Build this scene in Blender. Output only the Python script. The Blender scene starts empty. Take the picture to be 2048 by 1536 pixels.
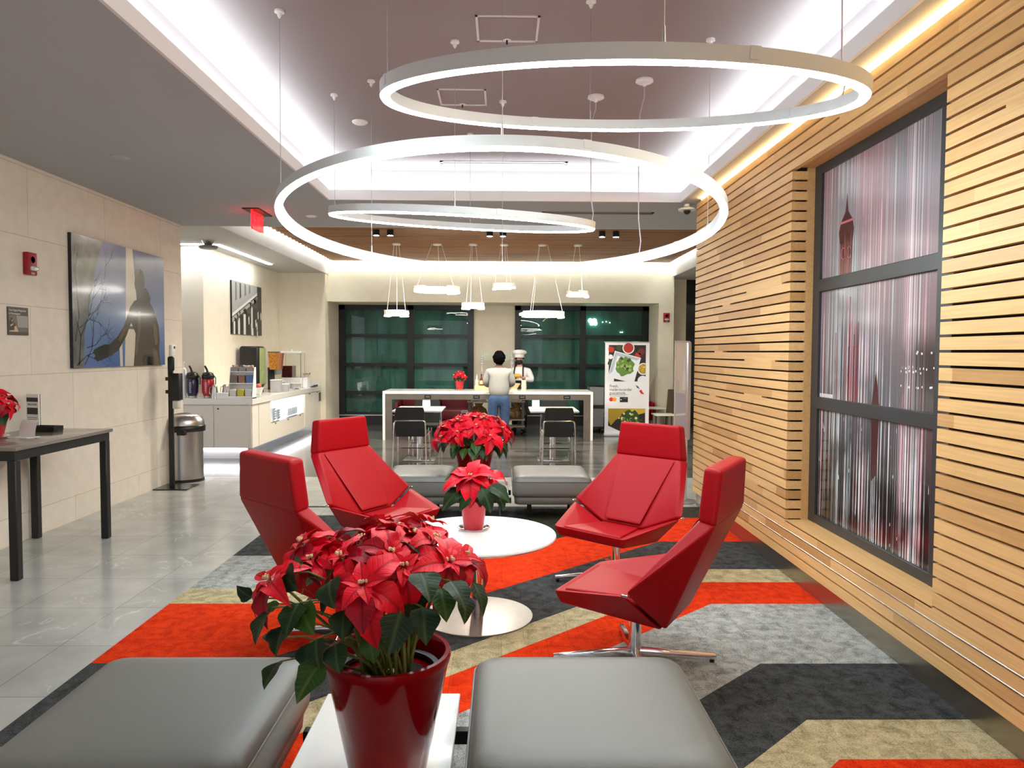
import bpy, bmesh, math, random
from mathutils import Vector, Matrix
R_ = random.Random
PI = math.pi
sc = bpy.context.scene
COL = sc.collection
# ---------------------------------------------------------------- camera, world, exposure
cam_d = bpy.data.cameras.new('camera'); cam = bpy.data.objects.new('camera', cam_d); COL.objects.link(cam)
cam_d.sensor_width = 36; cam_d.lens = 36*1466.4/2048; cam_d.clip_start = .05; cam_d.clip_end = 100
right = Vector((.999906, -.012844, .004758)); down = Vector((.004196, -.043496, -.999045)); fwd = Vector((.013039, .998971, -.043438))
M = Matrix.Identity(4)
for i in range(3):
    M[i][0] = right[i]; M[i][1] = -down[i]; M[i][2] = -fwd[i]
M.translation = (0, 0, 1.6)
cam.matrix_world = M
sc.camera = cam
sc.view_settings.view_transform = 'Standard'; sc.view_settings.look = 'None'; sc.view_settings.gamma = 1
sc.view_settings.use_curve_mapping = False
sc.view_settings.exposure = 1.44
sc.cycles.use_denoising = True
sc.cycles.sample_clamp_indirect = 6
W = bpy.data.worlds.new('room_glow'); sc.world = W; W.use_nodes = True
W.node_tree.nodes['Background'].inputs[0].default_value = (.95, .95, 1, 1)
W.node_tree.nodes['Background'].inputs[1].default_value = .5
E_COVE, E_RING, E_WARM, E_DOWN, E_PEND = 18, 22, 27, 1500, 9
# ---------------------------------------------------------------- helpers
def lin(c):
    return tuple((x/255/12.92 if x/255 <= .04045 else ((x/255+.055)/1.055)**2.4) for x in c)
class NT:
    def __init__(s, m): s.t = m.node_tree; s.n = s.t.nodes; s.l = s.t.links; s.bs = s.n['Principled BSDF']
    def add(s, ty, **kw):
        n = s.n.new(ty)
        for k, v in kw.items():
            if k.startswith('_'): setattr(n, k[1:], v)
            else: n.inputs[int(k[1:]) if k[0] == 'i' and k[1:].isdigit() else k].default_value = v
        return n
    def ln(s, a, b): s.l.new(a, b)
def mat(name, c, rough=.5, metal=0, emit=None, es=0, spec=None, coat=0, noise=0, nscale=20, bump=0, bscale=60, alpha=1, trans=0, ior=None, sheen=0, stretch=None):
    m = bpy.data.materials.new(name); m.use_nodes = True; t = NT(m); b = t.bs
    c = lin(c); b.inputs['Base Color'].default_value = (*c, 1); b.inputs['Roughness'].default_value = rough; b.inputs['Metallic'].default_value = metal
    if emit: b.inputs['Emission Color'].default_value = (*lin(emit), 1); b.inputs['Emission Strength'].default_value = es
    if spec is not None: b.inputs['Specular IOR Level'].default_value = spec
    if coat: b.inputs['Coat Weight'].default_value = coat; b.inputs['Coat Roughness'].default_value = .08
    if trans: b.inputs['Transmission Weight'].default_value = trans
    if ior: b.inputs['IOR'].default_value = ior
    if sheen: b.inputs['Sheen Weight'].default_value = sheen
    if alpha < 1: b.inputs['Alpha'].default_value = alpha
    tc = None
    if noise or bump:
        tc = t.add('ShaderNodeTexCoord'); src = tc.outputs['Object']
        if stretch:
            mp = t.add('ShaderNodeMapping'); mp.inputs['Scale'].default_value = stretch; t.ln(src, mp.inputs[0]); src = mp.outputs[0]
    if noise:
        n = t.add('ShaderNodeTexNoise', Scale=nscale, Detail=5.); t.ln(src, n.inputs['Vector'])
        r = t.add('ShaderNodeValToRGB'); r.color_ramp.elements[0].position = .3; r.color_ramp.elements[1].position = .7
        r.color_ramp.elements[0].color = (*[x*(1-noise) for x in c], 1); r.color_ramp.elements[1].color = (*[min(1, x*(1+noise)) for x in c], 1)
        t.ln(n.outputs['Fac'], r.inputs[0]); t.ln(r.outputs[0], b.inputs['Base Color'])
    if bump:
        n = t.add('ShaderNodeTexNoise', Scale=bscale, Detail=4.); t.ln(src, n.inputs['Vector'])
        bp = t.add('ShaderNodeBump', Strength=bump, Distance=.01); t.ln(n.outputs['Fac'], bp.inputs['Height']); t.ln(bp.outputs[0], b.inputs['Normal'])
    return m
class MB:
    """collects shapes with material slots; build() links them as ONE mesh object"""
    def __init__(s): s.bm = bmesh.new(); s.mi = 0; s.uv = s.bm.loops.layers.uv.new('UVMap')
    def face(s, vs, smooth=None):
        try: f = s.bm.faces.new(vs)
        except ValueError: return None
        f.material_index = s.mi
        return f
    def poly(s, pts): return s.face([s.bm.verts.new(p) for p in pts])
    def box(s, a, b, bev=0, seg=2, rot=None, piv=None):
        (x0, y0, z0), (x1, y1, z1) = a, b
        x0, x1 = min(x0, x1), max(x0, x1); y0, y1 = min(y0, y1), max(y0, y1); z0, z1 = min(z0, z1), max(z0, z1)
        v = [s.bm.verts.new(p) for p in ((x0,y0,z0),(x1,y0,z0),(x1,y1,z0),(x0,y1,z0),(x0,y0,z1),(x1,y0,z1),(x1,y1,z1),(x0,y1,z1))]
        fs = [s.face([v[i] for i in q]) for q in ((0,3,2,1),(4,5,6,7),(0,1,5,4),(1,2,6,5),(2,3,7,6),(3,0,4,7))]
        vs = v
        if bev:
            es = {e for f in fs for e in f.edges}
            r = bmesh.ops.bevel(s.bm, geom=list(es), offset=bev, segments=seg, profile=.5, affect='EDGES')
            vs = list({vv for f in r['faces'] for vv in f.verts} | {vv for vv in v if vv.is_valid})
            for f in r['faces']: f.material_index = s.mi
        if rot is not None:
            bmesh.ops.rotate(s.bm, verts=[q for q in vs if q.is_valid], cent=piv or Vector(((x0+x1)/2,(y0+y1)/2,(z0+z1)/2)), matrix=rot)
        return vs
    def hull(s, pts, faces, bev=0, seg=2):
        v = [s.bm.verts.new(p) for p in pts]; fs = [s.face([v[i] for i in q]) for q in faces]; fs = [f for f in fs if f]
        bmesh.ops.recalc_face_normals(s.bm, faces=fs)
        if bev:
            es = {e for f in fs for e in f.edges}
            bmesh.ops.bevel(s.bm, geom=list(es), offset=bev, segments=seg, profile=.6, affect='EDGES', clamp_overlap=True)
    def ring(s, c, rx, ry, ax, n):
        u, w = ax
        return [s.bm.verts.new(c + u*(rx*math.cos(2*PI*i/n)) + w*(ry*math.sin(2*PI*i/n))) for i in range(n)]
    def tube(s, pts, r, n=8, cap=True, closed=False):
        pts = [Vector(p) for p in pts]; rs = r if isinstance(r, (list, tuple)) else [r]*len(pts)
        rings = []; prev = None
        m = len(pts)
        for i, p in enumerate(pts):
            if closed: d = pts[(i+1) % m]-pts[i-1]
            else: d = pts[min(i+1, m-1)]-pts[max(i-1, 0)]
            if d.length < 1e-9: d = Vector((0,0,1))
            d.normalize()
            if prev is None:
                up = Vector((0,0,1)) if abs(d.z) < .9 else Vector((1,0,0)); u = d.cross(up).normalized()
            else: u = (prev - d*prev.dot(d)).normalized()
            prev = u; w = d.cross(u)
            rings.append(s.ring(p, rs[i], rs[i], (u, w), n))
        k = m if closed else m-1
        for i in range(k):
            a, b = rings[i], rings[(i+1) % m]
            for j in range(n): s.face([a[j], a[(j+1) % n], b[(j+1) % n], b[j]])
        if cap and not closed: s.face(rings[0][::-1]); s.face(rings[-1])
    def cyl(s, p, q, r, r2=None, n=20): s.tube([p, q], [r, r if r2 is None else r2], n)
    def lathe(s, prof, c=(0,0,0), n=32, sx=1, sy=1, a0=0, a1=2*PI):
        c = Vector(c); full = abs(a1-a0-2*PI) < 1e-6; m = n if full else n+1; rings = []
        for (r, z) in prof:
            if r < 1e-6: rings.append([s.bm.verts.new(c+Vector((0,0,z)))])
            else: rings.append([s.bm.verts.new(c+Vector((r*sx*math.cos(a0+(a1-a0)*i/n), r*sy*math.sin(a0+(a1-a0)*i/n), z))) for i in range(m)])
        for a, b in zip(rings, rings[1:]):
            for j in range(n):
                k = (j+1) % m
                if len(a) == 1 and len(b) == 1: continue
                if len(a) == 1: s.face([a[0], b[k], b[j]])
                elif len(b) == 1: s.face([a[j], a[k], b[0]])
                else: s.face([a[j], a[k], b[k], b[j]])
    def prism(s, poly, axis, a, b):
        """poly 2D extruded along axis from a to b; axis x: (y,z), y: (x,z), z: (x,y)"""
        def P(p, t): return {'x': (t, p[0], p[1]), 'y': (p[0], t, p[1]), 'z': (p[0], p[1], t)}[axis]
        A = [s.bm.verts.new(P(p, a)) for p in poly]; B = [s.bm.verts.new(P(p, b)) for p in poly]; n = len(poly)
        fs = [s.face(A[::-1]), s.face(B)] + [s.face([A[i], A[(i+1) % n], B[(i+1) % n], B[i]]) for i in range(n)]
        bmesh.ops.recalc_face_normals(s.bm, faces=[f for f in fs if f])
    def ball(s, c, r, n=12, m=8, sx=1, sy=1, sz=1):
        s.lathe([(r*math.sin(PI*i/m), -r*sz*math.cos(PI*i/m)) for i in range(m+1)], c, n, sx, sy)
    def build(s, name, m, parent=None, smooth=40, loc=None):
        me = bpy.data.meshes.new(name); s.bm.normal_update(); s.bm.to_mesh(me); s.bm.free()
        for x in (m if isinstance(m, (list, tuple)) else [m]): me.materials.append(x)
        if smooth:
            me.shade_smooth(); me.set_sharp_from_angle(angle=math.radians(smooth))
        o = bpy.data.objects.new(name, me); COL.objects.link(o)
        if parent: o.parent = parent
        if loc: o.location = loc
        return o
def tag(o, label=None, cat=None, group=None, kind=None):
    if label: o['label'] = label
    if cat: o['category'] = cat
    if group: o['group'] = group
    if kind: o['kind'] = kind
    return o
def thing(name, label, cat, loc=(0,0,0), rz=0, group=None):
    o = bpy.data.objects.new(name, None); COL.objects.link(o); o.location = loc; o.rotation_euler = (0,0,rz); o.empty_display_size = .1
    return tag(o, label, cat, group)
def struct(name, mb, m, smooth=40): return tag(mb.build(name, m, smooth=smooth), kind='structure')
def boxes(*bs, bev=0):
    b = MB()
    for a, c in bs: b.box(a, c, bev)
    return b
CH = {}
def kids(o): return [x for x in COL.objects if x.parent is o]
def dup(root, loc, rz=0, label=None, group=None):
    r = root.copy(); COL.objects.link(r); r.location = loc; r.rotation_euler = (0,0,rz)
    if label: r['label'] = label
    if group: r['group'] = group
    for ch in kids(root):
        c = ch.copy(); COL.objects.link(c); c.parent = r
        for g in kids(ch):
            d = g.copy(); COL.objects.link(d); d.parent = c
    return r
def text(name, body, size, m, parent=None, loc=(0,0,0), rot=(PI/2,0,0), ext=.0005, align='LEFT', sx=1):
    cu = bpy.data.curves.new(name, 'FONT'); cu.body = body; cu.size = size; cu.extrude = ext; cu.align_x = align
    cu.materials.append(m); o = bpy.data.objects.new(name, cu); COL.objects.link(o)
    dg = bpy.context.evaluated_depsgraph_get(); dg.update(); me = bpy.data.meshes.new_from_object(o.evaluated_get(dg)); me.name = name
    bpy.data.objects.remove(o); bpy.data.curves.remove(cu); me.materials.clear(); me.materials.append(m)
    for v in me.vertices: v.co.x *= sx
    o = bpy.data.objects.new(name, me); COL.objects.link(o)
    if parent: o.parent = parent
    o.location = loc; o.rotation_euler = rot
    return o
# ---------------------------------------------------------------- materials
white = mat('white_satin', (238,238,236), .4)
whitegloss = mat('white_gloss', (244,244,240), .12, coat=.3)
ceil_m = mat('ceiling_paint', (168,173,178), .85)
tray_m = mat('tray_paint', (158,149,150), .9, spec=.2)
fascia_m = mat('fascia_paint', (228,226,226), .7)
cream = mat('cream_wall', (236,228,207), .75, noise=.03, nscale=6)
chrome = mat('chrome', (225,225,228), .08, 1)
steel = mat('brushed_steel', (185,183,180), .28, 1, noise=.08, nscale=8, stretch=(60,60,1))
steeld = mat('brushed_steel_flat', (190,188,184), .3, 1, noise=.06, nscale=40)
black = mat('black_plastic', (16,16,17), .35)
blackm = mat('black_powder_coat', (20,20,21), .5)
red_l = mat('red_leather', (158,3,18), .44, bump=.1, bscale=260, spec=.2)
red_pot = mat('glossy_red_ceramic', (126,2,12), .1, spec=.14)
grey_l = mat('grey_leather', (106,107,103), .42, bump=.1, bscale=300)
blk_l = mat('black_vinyl', (22,22,22), .5)
led = mat('white_led', (255,255,255), .5, emit=(236,249,252), es=E_RING)
led_cove = mat('cove_led', (255,255,255), .5, emit=(232,246,250), es=E_COVE)
led_dine = mat('dining_cove_led', (255,255,255), .5, emit=(240,246,240), es=22)
led_warm = mat('warm_led', (255,255,255), .5, emit=(255,216,142), es=E_WARM)
led_down = mat('downlight_led', (255,255,255), .5, emit=(255,244,228), es=E_DOWN)
led_pend = mat('pendant_led', (255,255,255), .5, emit=(255,250,240), es=E_PEND)
led_soft = mat('niche_led', (255,255,255), .5, emit=(250,252,255), es=2.2)
glassm = mat('clear_acrylic', (250,252,252), .05, trans=1, ior=1.2)
paper = mat('white_paper', (240,240,238), .6)
ink = mat('dark_ink', (40,40,44), .6)
leaf_dark = None
def leaf_mat(name, c0, c1, cv, rough=.45, vein=.22):
    m = bpy.data.materials.new(name); m.use_nodes = True; t = NT(m); b = t.bs
    tc = t.add('ShaderNodeUVMap'); sp = t.add('ShaderNodeSeparateXYZ'); t.ln(tc.outputs[0], sp.inputs[0])
    a = t.add('ShaderNodeMath', _operation='ABSOLUTE'); t.ln(sp.outputs[0], a.inputs[0])
    k = t.add('ShaderNodeMath', _operation='MULTIPLY_ADD', i1=-.35); t.ln(a.outputs[0], k.inputs[0]); t.ln(sp.outputs[1], k.inputs[2])
    k2 = t.add('ShaderNodeMath', _operation='MULTIPLY', i1=52.); t.ln(k.outputs[0], k2.inputs[0])
    s = t.add('ShaderNodeMath', _operation='SINE'); t.ln(k2.outputs[0], s.inputs[0])
    r = t.add('ShaderNodeMapRange', **{'From Min': .55, 'From Max': 1., 'To Min': 0., 'To Max': vein}); t.ln(s.outputs[0], r.inputs[0])
    mr = t.add('ShaderNodeMapRange', **{'From Min': .0, 'From Max': .1, 'To Min': .8, 'To Max': 0.}); t.ln(a.outputs[0], mr.inputs[0])
    mx = t.add('ShaderNodeMath', _operation='MAXIMUM'); t.ln(r.outputs[0], mx.inputs[0]); t.ln(mr.outputs[0], mx.inputs[1])
    oc = t.add('ShaderNodeTexCoord'); n = t.add('ShaderNodeTexNoise', Scale=9., Detail=2.); t.ln(oc.outputs['Object'], n.inputs['Vector'])
    rp = t.add('ShaderNodeValToRGB'); rp.color_ramp.elements[0].position = .35; rp.color_ramp.elements[1].position = .65
    rp.color_ramp.elements[0].color = (*lin(c0), 1); rp.color_ramp.elements[1].color = (*lin(c1), 1); t.ln(n.outputs['Fac'], rp.inputs[0])
    mc = t.add('ShaderNodeMixRGB'); t.ln(mx.outputs[0], mc.inputs[0]); t.ln(rp.outputs[0], mc.inputs[1]); mc.inputs[2].default_value = (*lin(cv), 1)
    t.ln(mc.outputs[0], b.inputs['Base Color']); b.inputs['Roughness'].default_value = rough
    bp = t.add('ShaderNodeBump', Strength=.5, Distance=.004); bp.invert = True; t.ln(mx.outputs[0], bp.inputs['Height']); t.ln(bp.outputs[0], b.inputs['Normal'])
    b.inputs['Specular IOR Level'].default_value = .25
    return m
bract_m = leaf_mat('poinsettia_red', (204,4,30), (240,14,46), (150,0,18))
bractd_m = leaf_mat('poinsettia_deep_red', (140,2,26), (180,6,36), (100,0,16))
leaf_m = leaf_mat('poinsettia_leaf', (14,34,20), (28,56,22), (56,80,40))
leafl_m = leaf_mat('poinsettia_young_leaf', (30,62,18), (48,82,24), (84,104,44))
stem_m = mat('green_stem', (104,112,52), .55, noise=.3, nscale=14)
soil_m = mat('dark_soil', (20,16,13), .9, bump=.6, bscale=90)
foil_m = mat('silver_foil', (200,200,200), .18, 1, bump=.8, bscale=40)
def wood_boards(name, pitch, light, dark, axis='Y', rough=.42, seg=1.1, z0=0.):
    m = bpy.data.materials.new(name); m.use_nodes = True; t = NT(m); b = t.bs
    tc = t.add('ShaderNodeTexCoord'); sp = t.add('ShaderNodeSeparateXYZ'); t.ln(tc.outputs['Object'], sp.inputs[0])
    L = sp.outputs['XYZ'.index(axis)]; A = sp.outputs['Z' if axis == 'Y' else 'Y']
    d = t.add('ShaderNodeMath', _operation='SUBTRACT', i1=z0); t.ln(A, d.inputs[0])
    d2 = t.add('ShaderNodeMath', _operation='DIVIDE', i1=pitch); t.ln(d.outputs[0], d2.inputs[0])
    row = t.add('ShaderNodeMath', _operation='FLOOR'); t.ln(d2.outputs[0], row.inputs[0])
    wn = t.add('ShaderNodeTexWhiteNoise', _noise_dimensions='1D'); t.ln(row.outputs[0], wn.inputs['W'])
    o = t.add('ShaderNodeMath', _operation='MULTIPLY_ADD', i1=3.7); t.ln(wn.outputs['Value'], o.inputs[0]); t.ln(L, o.inputs[2])
    q = t.add('ShaderNodeMath', _operation='DIVIDE', i1=seg); t.ln(o.outputs[0], q.inputs[0])
    fl = t.add('ShaderNodeMath', _operation='FLOOR'); t.ln(q.outputs[0], fl.inputs[0])
    cb = t.add('ShaderNodeCombineXYZ'); t.ln(row.outputs[0], cb.inputs[0]); t.ln(fl.outputs[0], cb.inputs[1])
    w2 = t.add('ShaderNodeTexWhiteNoise', _noise_dimensions='2D'); t.ln(cb.outputs[0], w2.inputs['Vector'])
    rp = t.add('ShaderNodeValToRGB'); e = rp.color_ramp.elements; e[0].color = (*lin(dark), 1); e[1].color = (*lin(light), 1); e[0].position = 0; e[1].position = .45
    t.ln(w2.outputs['Value'], rp.inputs[0])
    mp = t.add('ShaderNodeMapping'); mp.inputs['Scale'].default_value = (90, 2.2, 90) if axis == 'Y' else (2.2, 90, 90); t.ln(tc.outputs['Object'], mp.inputs[0])
    n = t.add('ShaderNodeTexNoise', Scale=1., Detail=4.); t.ln(mp.outputs[0], n.inputs['Vector'])
    r2 = t.add('ShaderNodeMapRange', **{'From Min': .3, 'From Max': .7, 'To Min': .86, 'To Max': 1.08}); t.ln(n.outputs['Fac'], r2.inputs[0])
    mu = t.add('ShaderNodeMixRGB', _blend_type='MULTIPLY', Fac=1.); t.ln(rp.outputs[0], mu.inputs[1]); t.ln(r2.outputs[0], mu.inputs[2])
    t.ln(mu.outputs[0], b.inputs['Base Color']); b.inputs['Roughness'].default_value = rough
    return m
oak = wood_boards('oak_slats', .0696, (232,188,126), (198,150,92), 'Y', z0=.158-.0696*2)
oak_plain = mat('oak_plain', (214,168,110), .45, noise=.1, nscale=3, stretch=(20,1,20))
oak_ceiling = wood_boards('oak_ceiling_slats', .1, (146,92,36), (106,64,22), 'X', rough=.5, seg=1.6, z0=9.31)
plank = wood_boards('grey_plank_floor', .16, (92,90,86), (64,62,59), 'X', rough=.16, seg=1.2)
# ---------------------------------------------------------------- floor
def tile_mat():
    m = bpy.data.materials.new('marbled_grey_tile'); m.use_nodes = True; t = NT(m); b = t.bs
    tc = t.add('ShaderNodeTexCoord'); mp = t.add('ShaderNodeMapping'); mp.inputs['Location'].default_value = (2.99, -.394, 0); t.ln(tc.outputs['Object'], mp.inputs[0])
    br = t.add('ShaderNodeTexBrick', Scale=1.); br.offset = 0.; br.inputs['Brick Width'].default_value = .605; br.inputs['Row Height'].default_value = .59; br.inputs['Mortar Size'].default_value = .0022
    br.inputs['Mortar Smooth'].default_value = 0; br.inputs['Bias'].default_value = 0; t.ln(mp.outputs[0], br.inputs['Vector'])
    br.inputs['Color1'].default_value = (*lin((176,177,173)), 1); br.inputs['Color2'].default_value = (*lin((166,167,163)), 1); br.inputs['Mortar'].default_value = (*lin((126,126,122)), 1)
    n = t.add('ShaderNodeTexNoise', Scale=1.6, Detail=5., Distortion=1.6); t.ln(tc.outputs['Object'], n.inputs['Vector'])
    a = t.add('ShaderNodeMath', _operation='SUBTRACT', i1=.5); t.ln(n.outputs['Fac'], a.inputs[0])
    ab = t.add('ShaderNodeMath', _operation='ABSOLUTE'); t.ln(a.outputs[0], ab.inputs[0])
    r = t.add('ShaderNodeMapRange', **{'From Min': 0., 'From Max': .014, 'To Min': .45, 'To Max': 0.}); t.ln(ab.outputs[0], r.inputs[0])
    n2 = t.add('ShaderNodeTexNoise', Scale=2.3, Detail=3.); t.ln(tc.outputs['Object'], n2.inputs['Vector'])
    g = t.add('ShaderNodeMapRange', **{'From Min': .5, 'From Max': .62, 'To Min': 0., 'To Max': 1.}); t.ln(n2.outputs['Fac'], g.inputs[0])
    mu = t.add('ShaderNodeMath', _operation='MULTIPLY'); t.ln(r.outputs[0], mu.inputs[0]); t.ln(g.outputs[0], mu.inputs[1])
    n3 = t.add('ShaderNodeTexNoise', Scale=3.5, Detail=6.); t.ln(tc.outputs['Object'], n3.inputs['Vector'])
    r3 = t.add('ShaderNodeMapRange', **{'From Min': .3, 'From Max': .7, 'To Min': .86, 'To Max': 1.1}); t.ln(n3.outputs['Fac'], r3.inputs[0])
    mm = t.add('ShaderNodeMixRGB', _blend_type='MULTIPLY', Fac=1.); t.ln(br.outputs['Color'], mm.inputs[1]); t.ln(r3.outputs[0], mm.inputs[2])
    mx = t.add('ShaderNodeMixRGB'); t.ln(mu.outputs[0], mx.inputs[0]); t.ln(mm.outputs[0], mx.inputs[1]); mx.inputs[2].default_value = (*lin((226,226,222)), 1)
    t.ln(mx.outputs[0], b.inputs['Base Color']); b.inputs['Roughness'].default_value = .17
    return m
tile_m = tile_mat()
struct('floor', boxes(((-7,-5,-.1),(7,9.31,0))), tile_m)
struct('floor_dining', boxes(((-7,9.31,-.1),(7,17,0))), plank)
def carpet_mat(name, c, c2, bs=55):
    m = bpy.data.materials.new(name); m.use_nodes = True; t = NT(m); b = t.bs
    tc = t.add('ShaderNodeTexCoord')
    n = t.add('ShaderNodeTexNoise', Scale=120., Detail=6., Roughness=.9); t.ln(tc.outputs['Object'], n.inputs['Vector'])
    n2 = t.add('ShaderNodeTexNoise', Scale=16., Detail=5., Distortion=.6); t.ln(tc.outputs['Object'], n2.inputs['Vector'])
    ad = t.add('ShaderNodeMath', _operation='MULTIPLY_ADD', i1=.3); t.ln(n2.outputs['Fac'], ad.inputs[0])
    h = t.add('ShaderNodeMath', _operation='MULTIPLY', i1=.72); t.ln(n.outputs['Fac'], h.inputs[0]); t.ln(h.outputs[0], ad.inputs[2])
    rp = t.add('ShaderNodeValToRGB'); e = rp.color_ramp.elements; e[0].position = .40; e[1].position = .585; e[0].color = (*lin(c2), 1); e[1].color = (*lin(c), 1); t.ln(ad.outputs[0], rp.inputs[0])
    br = t.add('ShaderNodeTexBrick', Scale=1.); br.offset = .5
    for k, v in (('Brick Width', .25), ('Row Height', 1.), ('Mortar Size', .0015), ('Mortar Smooth', 0.), ('Bias', 0.)): br.inputs[k].default_value = v
    br.inputs['Color1'].default_value = (1,1,1,1); br.inputs['Color2'].default_value = (.91,.92,.91,1); br.inputs['Mortar'].default_value = (.68,.68,.68,1); t.ln(tc.outputs['Object'], br.inputs['Vector'])
    mm = t.add('ShaderNodeMixRGB', _blend_type='MULTIPLY', Fac=1.); t.ln(rp.outputs[0], mm.inputs[1]); t.ln(br.outputs['Color'], mm.inputs[2])
    t.ln(mm.outputs[0], b.inputs['Base Color']); b.inputs['Roughness'].default_value = .95; b.inputs['Specular IOR Level'].default_value = .1
    bp = t.add('ShaderNodeBump', Strength=.7, Distance=.01); t.ln(n.outputs['Fac'], bp.inputs['Height']); t.ln(bp.outputs[0], b.inputs['Normal'])
    return m
cm = [carpet_mat('carpet_red', (255,72,18), (200,26,5)), carpet_mat('carpet_beige', (226,210,168), (134,120,86)), carpet_mat('carpet_charcoal', (90,92,93), (22,24,26)),
      carpet_mat('carpet_grey', (208,209,204), (100,102,100)), carpet_mat('carpet_olive', (72,72,58), (46,46,38))]
bands = [(1.0,2.795,0),(2.795,3.105,1),(3.105,3.68,2),(3.68,4.575,3),(4.575,5.015,0),(5.015,5.32,1),(5.32,6.11,2),(6.11,6.996,0),(6.996,7.29,1),(7.29,8.08,3),(8.08,9.5,2)]
XA, XB, YA, YB, KR, KL = -2.09, 2.06, 1.3, 7.5, 1.33, -1.27
def bshift(x): return 0 if x >= KR else (-.93*(KR-x) if x > KL else -2.42)
b = MB(); cols = [XA] + [KL+(KR-KL)*i/120 for i in range(121)] + [XB]
for x0, x1 in zip(cols, cols[1:]):
    for lo, hi, c in bands:
        cl = lambda v: max(YA, min(YB, v))
        p = [cl(lo+bshift(x0)), cl(lo+bshift(x1)), cl(hi+bshift(x1)), cl(hi+bshift(x0))]
        if p[3]-p[0] < 1e-4 and p[2]-p[1] < 1e-4: continue
        b.mi = 4 if (c in (1, 3) and lo > 6.9 and x0 > KL) else c
        b.poly([(x0,p[0],.009),(x1,p[1],.009),(x1,p[2],.009),(x0,p[3],.009)])
b.mi = 2
for q in ([(XA,YA),(XA,YB)],[(XB,YB),(XB,YA)],[(XA,YB),(XB,YB)],[(XB,YA),(XA,YA)]):
    (xa,ya),(xb,yb) = q; b.poly([(xa,ya,0),(xb,yb,0),(xb,yb,.009),(xa,ya,.009)])
bmesh.ops.remove_doubles(b.bm, verts=b.bm.verts, dist=1e-5)
struct('floor_carpet', b, cm, smooth=None)
# ---------------------------------------------------------------- left wall with large panels
def panel_wall_mat():
    m = bpy.data.materials.new('beige_panel_wall'); m.use_nodes = True; t = NT(m); b = t.bs
    tc = t.add('ShaderNodeTexCoord'); sp = t.add('ShaderNodeSeparateXYZ'); t.ln(tc.outputs['Object'], sp.inputs[0])
    cb = t.add('ShaderNodeCombineXYZ'); t.ln(sp.outputs[1], cb.inputs[0]); t.ln(sp.outputs[2], cb.inputs[1])
    mp = t.add('ShaderNodeMapping'); mp.inputs['Location'].default_value = (-.3, .35, 0); t.ln(cb.outputs[0], mp.inputs[0])
    br = t.add('ShaderNodeTexBrick', Scale=1.); br.offset = .5
    for k, v in (('Brick Width', 1.2), ('Row Height', .58), ('Mortar Size', .003), ('Mortar Smooth', 0.), ('Bias', 0.)): br.inputs[k].default_value = v
    br.inputs['Color1'].default_value = (*lin((224,216,203)), 1); br.inputs['Color2'].default_value = (*lin((219,211,198)), 1); br.inputs['Mortar'].default_value = (*lin((188,178,158)), 1)
    t.ln(mp.outputs[0], br.inputs['Vector'])
    n = t.add('ShaderNodeTexNoise', Scale=9., Detail=7.); t.ln(tc.outputs['Object'], n.inputs['Vector'])
    r3 = t.add('ShaderNodeMapRange', **{'From Min': .3, 'From Max': .7, 'To Min': .95, 'To Max': 1.04}); t.ln(n.outputs['Fac'], r3.inputs[0])
    mm = t.add('ShaderNodeMixRGB', _blend_type='MULTIPLY', Fac=1.); t.ln(br.outputs['Color'], mm.inputs[1]); t.ln(r3.outputs[0], mm.inputs[2])
    t.ln(mm.outputs[0], b.inputs['Base Color']); b.inputs['Roughness'].default_value = .6
    return m
pw = panel_wall_mat()
ZC, ZT, ZW = 3.161, 3.52, 3.42
struct('wall_left', boxes(((-4.3,-5,0),(-4.014,9.25,3.4))), pw)
struct('wall_alcove', boxes(((-6.5,11.1,0),(-4.49,11.3,3.3)),((-4.7,11.3,0),(-4.49,15,3.3)),((-4.7,14.8,0),(-3.56,15.0,3.6))), cream)
struct('wall_corridor', boxes(((6.5,7,0),(6.7,17,3.7)),((2.4,7.0,0),(6.5,7.2,3.7))), cream)
struct('wall_far_left', boxes(((-7,9,0),(-6.5,17,3.6))), cream)
# far wall: lintel, jambs, pier
struct('wall_far', boxes(((-3.9,15.0,2.61),(3.5,16.4,3.7)),((-3.9,15.0,0),(-3.56,16.4,2.61)),((3.19,15.0,0),(3.5,16.4,2.61)),((-.629,16.06,0),(.267,16.4,2.61)),((3.5,15.6,0),(3.9,16.4,3.7))), cream)
b = boxes(((-3.56,16.02,0),(-.629,16.3,.215)),((.267,16.02,0),(3.19,16.3,.215)))
struct('trim_1', b, mat('black_base', (14,14,15), .4))
b = boxes(((-3.56,16.0,.2),(-.629,16.1,.222)),((.267,16.0,.2),(3.19,16.1,.222)))
struct('trim_2', b, steeld)
# windows
def shade_mat():
    m = mat('teal_roller_shade', (40,70,64), .8)
    t = NT(m); tc = t.add('ShaderNodeTexCoord'); n = t.add('ShaderNodeTexNoise', Scale=2.5, Detail=3.); mp = t.add('ShaderNodeMapping'); mp.inputs['Scale'].default_value = (1.6,1,.35)
    t.ln(tc.outputs['Object'], mp.inputs[0]); t.ln(mp.outputs[0], n.inputs['Vector'])
    r = t.add('ShaderNodeValToRGB'); e = r.color_ramp.elements; e[0].position = .35; e[1].position = .7; e[0].color = (*lin((50,92,86)), 1); e[1].color = (*lin((84,134,124)), 1)
    t.ln(n.outputs['Fac'], r.inputs[0]); t.ln(r.outputs[0], t.bs.inputs['Base Color'])
    w = t.add('ShaderNodeTexBrick', Scale=1.)
    for k, v in (('Brick Width', .035), ('Row Height', .035), ('Mortar Size', .006)): w.inputs[k].default_value = v
    return m
shade_m = shade_mat()
frame_m = mat('dark_bronze_frame', (34,38,40), .35, .4)
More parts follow.
